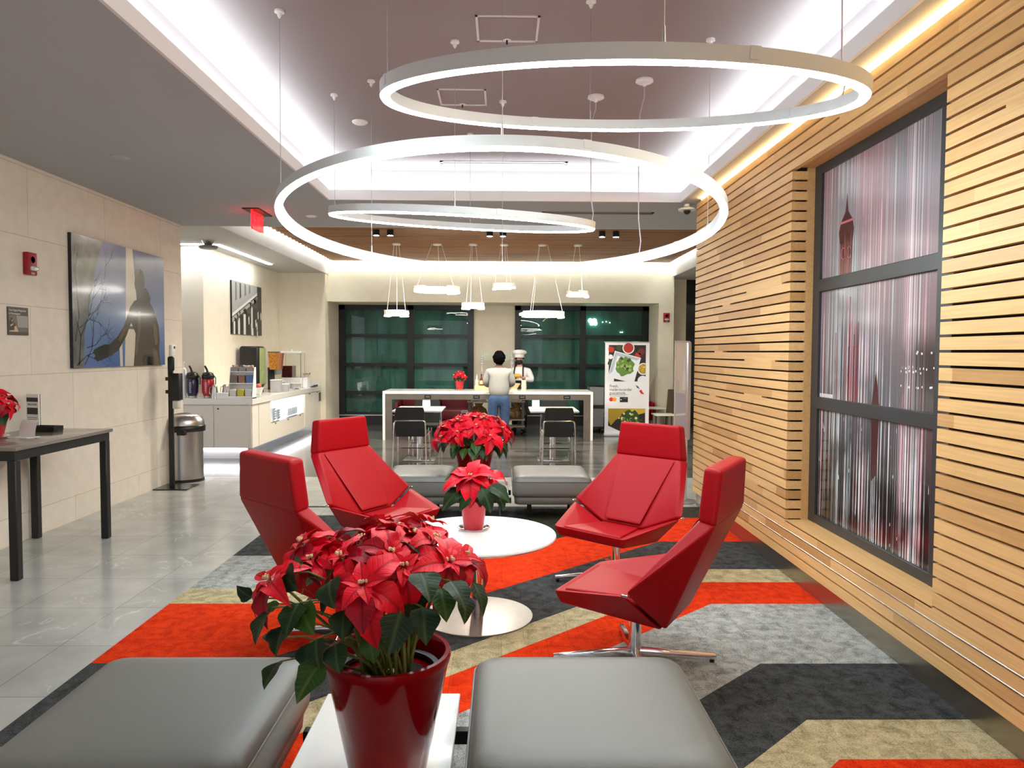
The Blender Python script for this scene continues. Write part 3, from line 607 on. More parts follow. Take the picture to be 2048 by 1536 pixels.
# ---------------------------------------------------------------- red swivel chairs
def make_chair(label, loc, rz):
    T = thing('lounge_chair', label, 'armchair', loc, rz, 'red leather swivel lounge chairs around the round table')
    def m2(p): return (-p[0], p[1], p[2])
    def shell(pairs, faces):                                         # pairs: right-hand verts; index i -> right, i+n -> left
        n = len(pairs); pts = list(pairs)+[m2(p) for p in pairs]; F = []
        for f in faces:
            if any(isinstance(i, str) for i in f): F.append([int(i[1:])+n if isinstance(i, str) else i for i in f])
            else: F.append(list(f)); F.append([i+n for i in f][::-1])
        return pts, F
    # 0 H front, 1 K rear, 2 A inner, 3 A outer, 4 B bottom rear, 5 J junction
    H, K, Ai, Ao, B, J = (.272,-.392,.835), (.288,-.475,.822), (.405,-.108,.49), (.45,-.118,.505), (.205,-.225,.275), (.165,-.075,.385)
    pts, F = shell([H,K,Ai,Ao,B,J], [(0,5,2),(0,2,3,1),(1,3,4),(2,5,4,3),(0,'l0','l5',5),(1,'l1','l4',4),(5,'l5','l4',4),(0,1,'l1','l0')])
    b = MB(); b.hull(pts, F, .016, 3); b.build('backrest', red_l, T, 60)
    b = MB(); P_ = [(.235,-.380,.825),(-.235,-.380,.825),(-.148,-.072,.41),(.148,-.072,.41)]
    up = Vector((0,.32,.2)).normalized(); q = [Vector(p)+up*.002 for p in P_]+[Vector(p)+up*.006 for p in [(.222,-.376,.815),(-.222,-.376,.815),(-.138,-.08,.42),(.138,-.08,.42)]]
    b.hull(q, [(0,1,2,3),(4,7,6,5),(0,4,5,1),(1,5,6,2),(2,6,7,3),(3,7,4,0)], .006, 2); b.build('back_cushion', red_l, T, 60)
    # headrest
    h = [(.25,-.408,1.075),(-.25,-.408,1.075),(-.275,-.388,.828),(.275,-.388,.828),(.25,-.492,1.065),(-.25,-.492,1.065),(-.29,-.474,.812),(.29,-.474,.812)]
    b = MB(); b.hull(h, [(0,1,2,3),(4,7,6,5),(0,4,5,1),(1,5,6,2),(2,6,7,3),(3,7,4,0)], .024, 4); b.build('headrest', red_l, T, 60)
    # seat shell: 0 J, 1 A inner, 2 A outer, 3 B, 4 F inner, 5 F outer, 6 G
    s = .006
    J2, Ai2, Ao2, B2 = (.165,-.068,.38), (.40,-.096,.478), (.445,-.106,.488), (.205,-.205,.272)
    Fi, Fo, G = (.245,.30,.395), (.29,.325,.405), (.265,.30,.335)
    pts, F = shell([J2,Ai2,Ao2,B2,Fi,Fo,G], [(0,4,1),(1,4,5,2),(2,5,6,3),(0,1,2,3),(0,'l0','l4',4),(4,'l4','l5',5),(5,'l5','l6',6),(3,6,'l6','l3'),(0,3,'l3','l0')])
    b = MB(); b.hull(pts, F, .015, 3); b.build('seat', red_l, T, 60)
    b = MB(); q = [(.15,-.06,.385),(-.15,-.06,.385),(-.235,.29,.395),(.235,.29,.395),(.145,-.053,.392),(-.145,-.053,.392),(-.228,.284,.404),(.228,.284,.404)]
    b.hull(q, [(0,3,2,1),(4,5,6,7),(0,1,5,4),(1,2,6,5),(2,3,7,6),(3,0,4,7)], .006, 2); b.build('seat_cushion', red_l, T, 60)
    for k in (-1, 1):
        b = MB(); b.box((k*.452-.006,-.13,.488),(k*.452+.006,-.096,.5), .003, 1); b.build('seam_clip', chrome, T)
    b = MB(); b.cyl((0,0,.29),(0,0,.05),.032,n=20); b.lathe([(0,.30),(.12,.30),(.12,.285),(.04,.27),(0,.27)], n=20); b.build('column', chrome, T)
    for k in range(4):
        a = k*PI/2-rz; d = Vector((math.cos(a), math.sin(a), 0)); w = Vector((-d.y, d.x, 0)); b = MB()
        q = [d*.02+w*.026+Vector((0,0,.03)), d*.02-w*.026+Vector((0,0,.03)), d*.02-w*.022+Vector((0,0,.075)), d*.02+w*.022+Vector((0,0,.075)),
             d*.42+w*.017+Vector((0,0,.018)), d*.42-w*.017+Vector((0,0,.018)), d*.42-w*.015+Vector((0,0,.042)), d*.42+w*.015+Vector((0,0,.042))]
        b.hull(q, [(0,1,2,3),(4,7,6,5),(0,4,5,1),(1,5,6,2),(2,6,7,3),(3,7,4,0)], .005, 2); arm = b.build('base_arm', chrome, T)
        b = MB(); b.cyl(d*.40+Vector((0,0,.0005)), d*.40+Vector((0,0,.02)), .013, n=10); b.build('glide', black, arm)
    return T
for l, x, y, h in (('red lounge chair on the near right, seen from behind, facing the round table',.686,3.702,2.609),('red lounge chair on the far right of round table, facing the camera',.79,5.029,-2.328),
                   ('red lounge chair on the far left of round table, facing the camera',-.895,5.486,-.583),('red lounge chair on the near left, seen from behind next to tile floor',-.861,4.019,.81)):
    make_chair(l, (x,y,.0095), h-PI/2)
# ---------------------------------------------------------------- round table
T = thing('round_table', 'round white pedestal table in the middle of the red chairs', 'table', (-.1445,4.362,.0095))
b = MB(); b.lathe([(0,.502),(.468,.502),(.4715,.497),(.4715,.49),(.455,.478),(0,.478)], n=96); b.build('tabletop', whitegloss, T)
b = MB(); b.cyl((0,0,.012),(0,0,.478),.037,n=32); b.build('column', chrome, T)
b = MB(); b.lathe([(0,.014),(.30,.009),(.332,.007),(.3343,.003),(.3343,0),(0,0)], n=96); b.build('base', mat('grey_steel_base', (158,155,151), .32, 1, noise=.05, nscale=30), T)
# ---------------------------------------------------------------- ottomans and the low tables between them
def ottoman(label, x0, x1, y0, y1, z0=.155, z1=.425):
    cx, cy = (x0+x1)/2, (y0+y1)/2; T = thing('ottoman', label, 'ottoman', (cx,cy,.0095), 0, 'grey leather ottomans'); w, d = (x1-x0)/2, (y1-y0)/2
    b = MB(); zt = z1; N = 26
    # cushion with softly domed top and rounded rim
    def rect(k, s_, z, rad):
        pts = []; W_, D_ = w-s_, d-s_
        for cx_, cy_, a0 in ((W_-rad,D_-rad,0),(-W_+rad,D_-rad,PI/2),(-W_+rad,-D_+rad,PI),(W_-rad,-D_+rad,3*PI/2)):
            for i in range(7): a = a0+PI/2*i/6; pts.append(b.bm.verts.new((cx_+rad*math.cos(a), cy_+rad*math.sin(a), z)))
        return pts
    prof = [(0.012,z0+.075,.05),(0.0,z0+.085,.055),(-.004,z0+.12,.06),(0,zt-.055,.06),(.008,zt-.03,.062),(.03,zt-.01,.065),(.07,zt-.001,.07),(.12,zt+.002,.08),(.2,zt+.004,.06)]
    rs = [rect(0, *p) for p in prof]
    for A_, B_ in zip(rs, rs[1:]):
        for i in range(28): b.face([A_[i], A_[(i+1) % 28], B_[(i+1) % 28], B_[i]])
    b.face(rs[0][::-1]); b.face(rs[-1]); b.build('cushion', grey_l, T, 60)
    b = MB(); rs = [rect(0, *p) for p in ((.03,z0,.05),(.02,z0+.006,.055),(.016,z0+.06,.055),(.022,z0+.074,.05))]
    for A_, B_ in zip(rs, rs[1:]):
        for i in range(28): b.face([A_[i], A_[(i+1) % 28], B_[(i+1) % 28], B_[i]])
    b.face(rs[0][::-1]); b.face(rs[-1]); b.build('base', grey_l, T, 60)
    b = MB(); pts = []
    for cx_, cy_, a0 in ((w-.065,d-.065,0),(-w+.065,d-.065,PI/2),(-w+.065,-d+.065,PI),(w-.065,-d+.065,3*PI/2)):
        for i in range(7): a = a0+PI/2*i/6; pts.append((cx_+.066*math.cos(a), cy_+.066*math.sin(a), zt-.05))
    b.tube(pts, .0045, 6, closed=True); b.build('piping', grey_l, T)
    for sx in (-1, 1):
        for sy in (-1, 1):
            b = MB(); b.cyl((sx*(w-.17),sy*(d-.2),0),(sx*(w-.17),sy*(d-.2),z0+.002),.016,n=14); b.build('leg', blackm, T)
    return T
ottoman('grey leather ottoman nearest the camera, beside the tile floor', -1.51, -.735, 2.0, 2.81)
ottoman('grey leather ottoman nearest the camera, right of the big red planter', -.10, .69, 2.0, 2.81)
ottoman('grey leather ottoman at the dining edge, left of the tall far poinsettia', -1.13, -.48, 6.82, 7.6)
ottoman('grey leather ottoman at the dining edge, behind the far right chair', .1, .85, 6.82, 7.6)
def bench_table(label, x0, x1, y0, y1, rx0, rx1):
    T = thing('bench_table', label, 'low table', ((x0+x1)/2,(y0+y1)/2,.0095), 0, 'low white tables between ottomans'); w, d = (x1-x0)/2, (y1-y0)/2; cx = (x0+x1)/2
    b = MB(); b.box((-w,-d,.225),(w,d,.2505), .006, 3); b.build('tabletop', whitegloss, T)
    for sy in (-1, 1):
        b = MB(); b.box((rx0-cx,sy*(d-.16)-.02,.14),(rx1-cx,sy*(d-.16)+.02,.19), .003, 1); r = b.build('rail', blackm, T)
    b = MB(); b.box((-w+.05,-d+.14,.19),(w-.05,d-.14,.225)); b.build('bracket', blackm, T)
    for sx in (-1, 1):
        for sy in (-1, 1): b = MB(); b.cyl((sx*(w-.08),sy*(d-.16),0),(sx*(w-.08),sy*(d-.16),.142),.014,n=12); b.build('leg', chrome, T)
bench_table('low white table under the big red planter in the foreground', -.68, -.16, 2.05, 2.83, -.73, -.1)
bench_table('low white table under the far planter between the dining-edge ottomans', -.445, .062, 6.85, 7.56, -.47, .09)
# ---------------------------------------------------------------- poinsettias
def leaf_into(b, base, tip, width, nrm, droop=.12, fold=.25, wav=.12, seed=0, lobes=True, nl=9, nw=4):
    """one leaf blade from base to tip, folded along the midrib, arched, with a pointed tip"""
    rr = R_(seed); base, tip = Vector(base), Vector(tip); d = tip-base; L = d.length
    if L < 1e-5: return
    d.normalize(); nrm = Vector(nrm); nrm = nrm-d*nrm.dot(d)
    if nrm.length < 1e-4: nrm = d.orthogonal()
    nrm.normalize(); s = d.cross(nrm); ph = rr.uniform(0, 6.28); grid = []; tw = rr.uniform(-.25, .25)
    for i in range(nl+1):
        u = i/nl
        w = width*.5*(math.sin(PI*min(1, u**.72))**.85)*(1-.35*u)*1.25 if 0 < u < 1 else 0
        if lobes and u > .2: w *= 1+.13*math.sin(u*15+ph)*(1-u)
        arch = L*droop*(4*u*(1-u)) - L*droop*.6*u*u
        row = []
        for j in range(-nw//2, nw//2+1):
            t_ = j/(nw/2); ww = w*t_
            lift = abs(ww)*fold + wav*w*math.sin(u*11+ph+1.6*j)*abs(t_)
            ss = s*math.cos(tw*u)+nrm*math.sin(tw*u); nn = nrm*math.cos(tw*u)-s*math.sin(tw*u)
            p = base+d*(L*u)+ss*ww+nn*(arch+lift)
            v = b.bm.verts.new(p); row.append((v, t_*.5*(w/(width*.5) if width else 0), u))
        grid.append(row)
    for i in range(nl):
        for j in range(nw):
            q = [grid[i][j], grid[i][j+1], grid[i+1][j+1], grid[i+1][j]]
            f = b.face([x[0] for x in q])
            if f:
                for lp, x in zip(f.loops, q): lp[b.uv].uv = (x[1], x[2])
def flower_into(b, bc, c, out, size, n, seed, axis=None, tilt=.5):
    """a poinsettia head: big outer bracts, small inner bracts; bc collects the centre beads"""
    rr = R_(seed); c = Vector(c); ax = Vector(axis or (out[0]*.5, out[1]*.5, 1)).normalized(); u = ax.orthogonal().normalized(); v = ax.cross(u); a0 = rr.uniform(0, 6.28)
    for k in range(n):
        a = a0+2*PI*k/n+rr.uniform(-.22, .22); d = u*math.cos(a)+v*math.sin(a); L = size*rr.uniform(.78, 1.12)
        dip = rr.uniform(.0, 1.5)*tilt+.05; dr = (d-ax*dip).normalized()
        b.mi = 0 if rr.random() < .8 else 1
        leaf_into(b, c+d*.012-ax*.006, c+dr*L+Vector((0,0,-.12*L*rr.random())), L*rr.uniform(.44,.58), ax, rr.uniform(.08,.26), .3, .14, rr.randint(0,9999))
    for k in range(n-1):
        a = a0+.5+2*PI*k/(n-1)+rr.uniform(-.3,.3); d = u*math.cos(a)+v*math.sin(a); L = size*rr.uniform(.36,.55)
        b.mi = 0; leaf_into(b, c+d*.006+ax*.004, c+(d+ax*rr.uniform(.05,.35)).normalized()*L, L*.5, ax, .1, .3, .1, rr.randint(0,9999), False, 6)
    for k in range(6):
        p = c+ax*.014+Vector((rr.uniform(-.011,.011), rr.uniform(-.011,.011), rr.uniform(0,.006))); bc.ball(p, .0042, 6, 4, sz=1.4)
bead_m = mat('flower_bead', (206,196,150), .5)
def planter(T, r1, r0, h, m):
    b = MB(); b.lathe([(0,0),(r0-.006,0),(r0,.006),(r1-.004,h-.035),(r1,h-.03),(r1+.004,h-.01),(r1,h),(r1-.014,h),(r1-.02,h-.01),(r1-.03,h-.08),(0,h-.085)], n=72); return b.build('pot', m, T)
# the big plant in the foreground
PX, PY = -.361, 2.3
T = thing('poinsettia', 'large poinsettia in glossy red planter closest to the camera', 'potted plant', (PX,PY,.26))
ZB = .26
planter(T, .197, .122, .39, red_pot)
b = MB(); b.lathe([(.175,.318),(.165,.335),(.15,.33),(.147,.318)], n=48); b.build('nursery_pot', black, T)
b = MB(); b.lathe([(0,.312),(.15,.308)], n=32); b.build('soil', soil_m, T)
b = MB(); rr = R_(2)
for i in range(9): 
    x0, y0 = rr.uniform(-.07,.03), rr.uniform(-.13,-.05); q = [b.bm.verts.new((x0+rr.uniform(-.05,.05), y0+rr.uniform(-.05,.05), .315+rr.uniform(0,.045))) for _ in range(4)]; b.face(q)
b.build('foil_wrap', foil_m, T, smooth=None)
L3 = lambda p: Vector((p[0]-PX, p[1]-PY, p[2]-ZB))
fl = [((-.705,2.2,.906),.14,6),((-.653,2.4,.968),.135,7),((-.569,2.42,.965),.145,7),((-.422,2.52,1.01),.135,7),((-.345,2.4,1.012),.145,7),((-.245,2.48,1.015),.14,6),((-.396,2.08,.93),.175,6),((-.292,2.15,.961),.14,6),((-.161,2.2,.962),.145,6),((-.215,2.32,1.0),.15,5),((-.50,2.28,.955),.14,6),((-.45,2.36,.985),.135,6),((-.29,2.36,1.005),.14,6),((-.12,2.3,.95),.13,6),((-.6,2.3,.94),.13,6),((-.34,2.22,.985),.13,6)]
base = Vector((0,-.02,.3)); st = MB()
for i, (p, s_, n) in enumerate(fl):
    c = L3(p); rr = R_(i+11); o = Vector((c.x, c.y, 0)); o.normalize()
    b0 = Vector((rr.uniform(-.07,.07), rr.uniform(-.08,.06), .31)); mid = b0.lerp(c, .5)+Vector((o.x*.02, o.y*.02, .03))
    st.tube([b0, b0.lerp(mid,.5), mid, mid.lerp(c,.6)+Vector((0,0,.015)), c-Vector((0,0,.004))], [.006,.0056,.005,.0045,.004], 7)
    b, bc = MB(), MB(); ax = (o.x*.65, o.y*.65-.25, 1)
    flower_into(b, bc, c, o, s_, n, i*31+8, ax, .85)
    f = b.build('flower', [bract_m, bractd_m], T, 70); bc.build('flower_centre', bead_m, f)
lv = [(-0.589, 2.12, 0.866, -0.612, 2.05, 0.79,.085),(-0.633, 2.12, 0.80, -0.640, 2.05, 0.735,.085),(-0.642, 2.1, 0.70, -0.665, 2.02, 0.655,.06),(-0.66, 2.3, 0.89, -0.61, 2.22, 0.955,.085),(-0.393, 2.05, 0.91, -0.38, 1.98, 0.825,.08),(-0.285, 2.05, 0.862, -0.315, 1.99, 0.76,.085),
      (-0.18, 2.12, 0.91, -0.155, 2.05, 0.835,.075),(-0.119, 2.2, 0.868, -0.108, 2.15, 0.79,.06),(-0.464, 2.03, 0.78, -0.446, 1.99, 0.712,.07),(-0.500, 2.02, 0.735, -0.555, 1.95, 0.648,.08),(-0.555, 2.1, 0.755, -0.554, 2.05, 0.69,.07),(-0.263, 2.2, 0.88, -0.273, 2.1, 0.81,.08),
      (-0.09, 2.25, 0.885, -0.052, 2.2, 0.795,.06),(-0.269, 2.25, 0.743, -0.232, 2.22, 0.812,.07),(-0.385, 2.10, 0.775, -0.364, 2.07, 0.705,.06),(-0.702, 2.3, 0.80, -0.775, 2.3, 0.748,.05),(-0.788, 2.3, 0.82, -0.84, 2.3, 0.857,.05),(-0.559, 2.3, 0.844, -0.512, 2.2, 0.938,.07),(-0.672, 2.2, 0.73, -0.712, 2.15, 0.755,.055),(-0.5,2.3,.86,-.55,2.2,.80,.08),(-.36,2.4,.88,-.4,2.5,.8,.09),(-.2,2.4,.86,-.14,2.5,.8,.08),(-.6,2.4,.86,-.68,2.45,.78,.08),(-.43,2.2,.84,-.45,2.1,.77,.075),(-.33,2.3,.86,-.3,2.2,.78,.075),(-.655,2.2,.93,-.60,2.13,.90,.085),(-.50,2.12,.93,-.47,2.03,.88,.08),(-.235,2.12,.955,-.20,2.03,.90,.085),(-.30,2.30,1.0,-.25,2.22,.985,.08),(-.58,2.12,.86,-.53,2.04,.80,.085),(-.45,2.08,.86,-.44,2.0,.80,.07),(-.68,2.15,.84,-.70,2.05,.77,.08),(-.23,2.1,.86,-.21,2.02,.78,.085),(-.15,2.12,.93,-.10,2.05,.87,.075),(-.52,2.04,.79,-.50,1.98,.73,.065)]
b = MB()
for i, q in enumerate(lv):
    p0, p1 = L3(q[0:3]), L3(q[3:6]); rr = R_(i+900); o = Vector((p0.x, p0.y-.05, 0)); o = o.normalized() if o.length > .02 else Vector((0,-1,0))
    b.mi = 1 if rr.random() < .3 else (2 if i == 4 else 0)
    leaf_into(b, p0, p1, q[6], (o.x*.8, o.y*.8-.3, .5), .08, .2, .1, i*7, True, 9, 4)
    s0 = Vector((p0.x*.45, p0.y*.45, p0.z+.0 - .06))
    st.tube([s0, s0.lerp(p0,.6)+Vector((0,0,.02)), p0], .0028, 6)
    s1 = Vector((s0.x*.3+rr.uniform(-.04,.04), s0.y*.3+rr.uniform(-.05,.03), .31)); st.tube([s1, s1.lerp(s0,.5)+Vector((0,0,.01)), s0], [.005,.0045,.0035], 6)
b.build('foliage', [leaf_m, leafl_m, bractd_m], T, 70); st.build('stems', stem_m, T, 70)
# compact plants: domes of flower heads over dark leaves
def plant(label, loc, r, z0, z1, nf, size, seed, pot, n=6, squash=1, lsz=None):
    T = thing('poinsettia', label, 'potted plant', loc); pot(T); rr = R_(seed); st, fo = MB(), MB()
    for i in range(nf):
        u = (i+.5)/nf; el = math.acos(1-u*.95); a = i*2.39996+seed; h = Vector((math.cos(a)*math.sin(el), math.sin(a)*math.sin(el)*squash, math.cos(el)))
        c = Vector((h.x*r*.72, h.y*r*.72, z0+(z1-z0)*(.35+.6*h.z)))
        b, bc = MB(), MB(); flower_into(b, bc, c, (h.x, h.y, 0), size, n, seed*50+i, (h.x*.9, h.y*.9, .75), .55); f = b.build('flower', [bract_m, bractd_m], T, 70)
        bc.build('flower_centre', bead_m, f)
        st.tube([(h.x*.03,h.y*.03,z0-.05), (h.x*r*.3,h.y*r*.3,(z0+c.z)/2), c], .004, 6)
        for k in range(2):
            e = a+rr.uniform(-.6,.6); p0 = Vector((math.cos(e)*r*rr.uniform(.4,.7), math.sin(e)*r*.6*squash, z0+(z1-z0)*rr.uniform(.1,.35))); L = (lsz or size)*rr.uniform(.8,1.1)
            fo.mi = 0 if rr.random() < .8 else 1
            leaf_into(fo, p0, p0+Vector((math.cos(e)*.6, math.sin(e)*.6, -.75)).normalized()*L, L*.6, (math.cos(e), math.sin(e), .7), .1, .2, .1, rr.randint(0,9999))
    fo.build('foliage', [leaf_m, leafl_m], T, 70); st.build('stems', stem_m, T, 70); return T
plant('tall poinsettia in red planter between the two far ottomans', (-.275,7.2,.26), .50, .38, .74, 17, .175, 3, lambda T: planter(T, .197, .122, .39, red_pot), 6, 1, .15)
redfoil = mat('red_foil', (190,18,40), .3, .35, bump=.4, bscale=18, stretch=(3,3,.6), coat=.4)
def foil_pot(r0, r1, h, saucer=True, clear=False):
    def f(T):
        b = MB(); N = 40; rings = []
        for z, r in ((0,r0*.96),(.012,r0),(h*.45,(r0+r1)/2),(h*.85,r1),(h,r1*1.04)):
            rings.append([b.bm.verts.new(((r+(.0035 if z > .01 else 0)*math.sin(i*PI))*math.cos(2*PI*i/N), (r+(.0035 if z > .01 else 0)*math.sin(i*PI/1.0+.5))*math.sin(2*PI*i/N), z+(.02*h/.17*math.sin(i*1.26) if z == h else 0))) for i in range(N)])
        for A_, B_ in zip(rings, rings[1:]):
            for i in range(N): b.face([A_[i], A_[(i+1) % N], B_[(i+1) % N], B_[i]])
        b.face(rings[0][::-1]); b.build('foil_pot', redfoil, T)
        b = MB(); b.lathe([(0,h*.8),(r1*.93,h*.8)], n=24); b.build('soil', soil_m, T)
        b = MB(); b.lathe([(r0*1.0,0),(r0*1.25,.002),(r0*1.6,.014),(r0*1.62,.012),(r0*1.25,-.001+.001),(r0,0)], n=32); b.build('saucer', glassm, T)
    return f
# table plant: few very large bracts
T = thing('poinsettia', 'small poinsettia in red foil pot on the round white table', 'potted plant', (-.174,4.47,.5125)); foil_pot(.062, .077, .165)(T)
b, bc = MB(), MB(); c = Vector((-.02,-.02,.33)); rr = R_(6)
for k, (dx, dy, dz, L) in enumerate(((.0,-.45,-1,.2),(-.9,-.2,-.45,.2),(-.75,.4,.0,.17),(.5,.5,.15,.19),(.95,-.1,.05,.17),(.85,-.35,-.5,.16),(-.5,-.6,-.5,.15),(-.3,.8,.15,.18),(.2,.3,.35,.14))):
    d = Vector((dx,dy,dz)).normalized(); b.mi = 0 if k != 6 else 1; leaf_into(b, c, c+d*L, L*.58, (dx*.2, -.35, 1), .14, .22, .1, k*13)
for k in range(5): a = k*1.26; bc.ball(c+Vector((.01*math.cos(a),.01*math.sin(a),.012)),.0045,6,4,sz=1.5)
f = b.build('flower', [bract_m, bractd_m], T, 70); bc.build('flower_centre', bead_m, f)
b, bc = MB(), MB(); c = Vector((.1,.02,.32)); flower_into(b, bc, c, (1,-.2,0), .15, 6, 77, (.5,-.3,.8), .6); f = b.build('flower', [bract_m, bractd_m], T, 70); bc.build('flower_centre', bead_m, f)
b = MB(); st = MB()
for k, (x, y, z, dx, dz, w) in enumerate(((-.07,-.05,.26,-.12,-.13,.08),(.05,-.08,.27,.06,-.15,.09),(.1,-.06,.28,.13,-.1,.08),(-.1,.02,.3,-.08,.0,.06),(-.02,-.08,.22,-.06,-.09,.06),(.13,0,.25,.06,-.13,.07),(.0,.1,.24,.04,-.05,.08),(-.08,.05,.22,-.08,-.09,.08))):
    b.mi = 1 if k == 3 else 0; leaf_into(b, (x,y,z), (x+dx,y-.03,z+dz), w*1.15, (dx,-.6,.6), .1, .2, .1, k); st.tube([(x*.3,y*.3,.14),(x*.6,y*.6,z*.8),(x,y,z)], .003, 6)
st.tube([(0,0,.13),(-.01,-.01,.24),(-.02,-.02,.328)], .0045, 6); st.tube([(.02,0,.13),(.06,.01,.24),(.1,.02,.318)], .0045, 6)
b.build('foliage', [leaf_m, leafl_m], T, 70); st.build('stems', stem_m, T, 70)
plant('poinsettia in red foil pot at the left picture edge on black table', (-3.86,5.58,.932), .19, .17, .36, 5, .15, 9, foil_pot(.07,.1,.17), 6, .9)
plant('small poinsettia in red foil pot on the white serving counter', (-.8,13.72,.89), .15, .17, .35, 8, .085, 4, foil_pot(.06,.085,.18), 6, 1)
# ---------------------------------------------------------------- left wall: table, pictures, devices
T = thing('console_table', 'tall table with grey top and black square legs against left wall', 'table', (-3.67,5.65,0))
b = MB(); b.box((-.34,-.62,.905),(.345,.635,.932), .004, 2); b.build('tabletop', mat('taupe_laminate', (128,120,112), .18, coat=.2), T)
b = MB(); b.box((-.32,-.6,.835),(.325,.615,.905), .004, 1); b.build('apron', blackm, T)
for x in (-.29, .297):
    for y in (-.57, .585): b = MB(); b.box((x-.03,y-.03,0),(x+.03,y+.03,.84), .006, 1); b.build('leg', blackm, T)
def onwall(name, label, cat, x, y0, y1, z0, z1, d, m, bev=0):
    T = thing(name, label, cat, (x, (y0+y1)/2, (z0+z1)/2)); w, h = (y1-y0)/2, (z1-z0)/2
    b = MB(); b.box((0,-w,-h),(d,w,h), bev, 2); b.build('panel' if cat == 'picture' else 'body', m, T); return T, w, h
# statue picture (a generic bronze figure before a pale column and bare trees)
pm = lambda n, c: mat(n, c, .2, spec=.5, coat=.4)
T, w, h = onwall('picture', 'large frameless glossy print of a bronze statue reaching out, on left wall', 'picture', -4.014, 6.86, 8.705, 1.432, 2.685, .032, mat('canvas_edge', (22,24,34), .5))
def sky_print():
    m = pm('print_sky', (70,110,170)); t = NT(m); tc = t.add('ShaderNodeTexCoord'); sp = t.add('ShaderNodeSeparateXYZ'); t.ln(tc.outputs['Object'], sp.inputs[0])
    n = t.add('ShaderNodeTexNoise', Scale=2.2, Detail=4.); t.ln(tc.outputs['Object'], n.inputs['Vector']); a = t.add('ShaderNodeMath', _operation='MULTIPLY_ADD', i1=.5); t.ln(n.outputs['Fac'], a.inputs[0]); t.ln(sp.outputs[2], a.inputs[2])
    r = t.add('ShaderNodeMapRange', **{'From Min': -.5, 'From Max': .9}); t.ln(a.outputs[0], r.inputs[0])
    rp = t.add('ShaderNodeValToRGB'); e = rp.color_ramp.elements; e[0].color = (*lin((44,92,158)), 1); e[1].color = (*lin((92,98,148)), 1); x = e.new(.5); x.color = (*lin((120,140,176)), 1); t.ln(r.outputs[0], rp.inputs[0]); t.ln(rp.outputs[0], t.bs.inputs['Base Color']); return m
bz = mat('print_bronze', (62,54,44), .2, spec=.5, coat=.4, noise=.3, nscale=7); bz2 = pm('print_bronze_light', (96,82,64)); bz3 = pm('print_bronze_dark', (30,28,26)); col_m = pm('print_column', (206,200,186)); tree_m = pm('print_tree', (44,50,58)); tree2 = mat('print_tree_haze', (96,96,92), .2, spec=.5, coat=.4, noise=.25, nscale=9)
b = MB(); e_ = .0325
def flat(pts, mi, lift=0): b.mi = mi; b.poly([(e_+lift, u*2*w-w, h-v*2*h) for u, v in pts])     # u from near edge, v from top
flat([(0,0),(0,1),(1,1),(1,0)], 0)
flat([(0,0),(.3,0),(.22,.2),(.16,.5),(.1,.75),(.09,1),(0,1)], 6, .0003)
flat([(.535,0),(.61,0),(.64,.35),(.67,.65),(.69,1),(.50,1),(.52,.6)], 4, .0004); flat([(.5,.66),(.66,.66),(.665,.685),(.495,.685)], 6, .0006); flat([(.445,.8),(.475,.78),(.48,1),(.45,1)], 4, .0005)
rr = R_(21)
def branch(u, v, a, L, t_, k):
    du, dv = math.cos(a)*L*.68, -math.sin(a)*L; u2, v2 = u+du, v+dv
    if not (0.002 < u2 < .6 and 0.002 < v2 < .995): return
    pu, pv = math.sin(a)*t_*.68, math.cos(a)*t_
    flat([(u-pu,v-pv),(u+pu,v+pv),(u2+pu*.6,v2+pv*.6),(u2-pu*.6,v2-pv*.6)], 5, .0007)
    if k: 
        for _ in range(2 if k > 1 else 3): branch(u2, v2, a+rr.uniform(-.75,.75), L*rr.uniform(.65,.95), t_*.62, k-1)
for u, v, a, L, t_, k in ((.05,.98,1.45,.22,.011,4),(.02,.8,1.3,.2,.006,4),(.1,.98,.9,.16,.006,4),(.06,.7,.5,.15,.005,4),(.03,.98,.5,.15,.006,4),(.3,.3,1.35,.11,.003,2),(.14,.6,.35,.13,.004,3),(.12,.85,.2,.13,.004,3)): branch(u, v, a, L, t_, k)
# statue: figure with outstretched arm
flat([(.72,.4),(.62,.44),(.57,.5),(.5,.66),(.43,.75),(.34,.82),(.3,.84),(.335,.92),(.43,.87),(.52,.75),(.58,.63),(.63,.72),(.62,.84),(.6,1),(.94,1),(.92,.86),(.93,.78),(.92,.64),(.86,.5),(.8,.42)], 1, .0009)
flat([(.34,.82),(.29,.82),(.235,.84),(.19,.86),(.175,.885),(.2,.91),(.18,.93),(.22,.955),(.27,.94),(.33,.92)], 3, .001)
flat([(.63,.19),(.655,.155),(.7,.15),(.735,.18),(.75,.25),(.74,.33),(.72,.36),(.73,.44),(.65,.44),(.655,.37),(.635,.34),(.625,.29),(.635,.25)], 1, .0011)
flat([(.72,.33),(.76,.31),(.79,.34),(.82,.4),(.8,.46),(.72,.46)], 3, .001)
flat([(.63,.19),(.655,.155),(.69,.155),(.68,.2),(.65,.25),(.635,.25)], 2, .0013)
flat([(.66,.52),(.69,.52),(.7,.66),(.66,.8),(.64,.9),(.62,.9),(.65,.72)], 2, .0012); flat([(.72,1),(.7,.94),(.73,.9),(.8,.9),(.82,1)], 3, .0012); flat([(.5,.66),(.53,.68),(.46,.8),(.43,.78)], 2, .0012); flat([(.85,.6),(.9,.66),(.905,.8),(.87,.82),(.85,.7)], 2, .0012); flat([(.84,.84),(.9,.88),(.92,1),(.84,1)], 2, .0012)
b.build('print', [sky_print(), bz, bz2, bz3, col_m, tree_m, tree2], T, smooth=None)
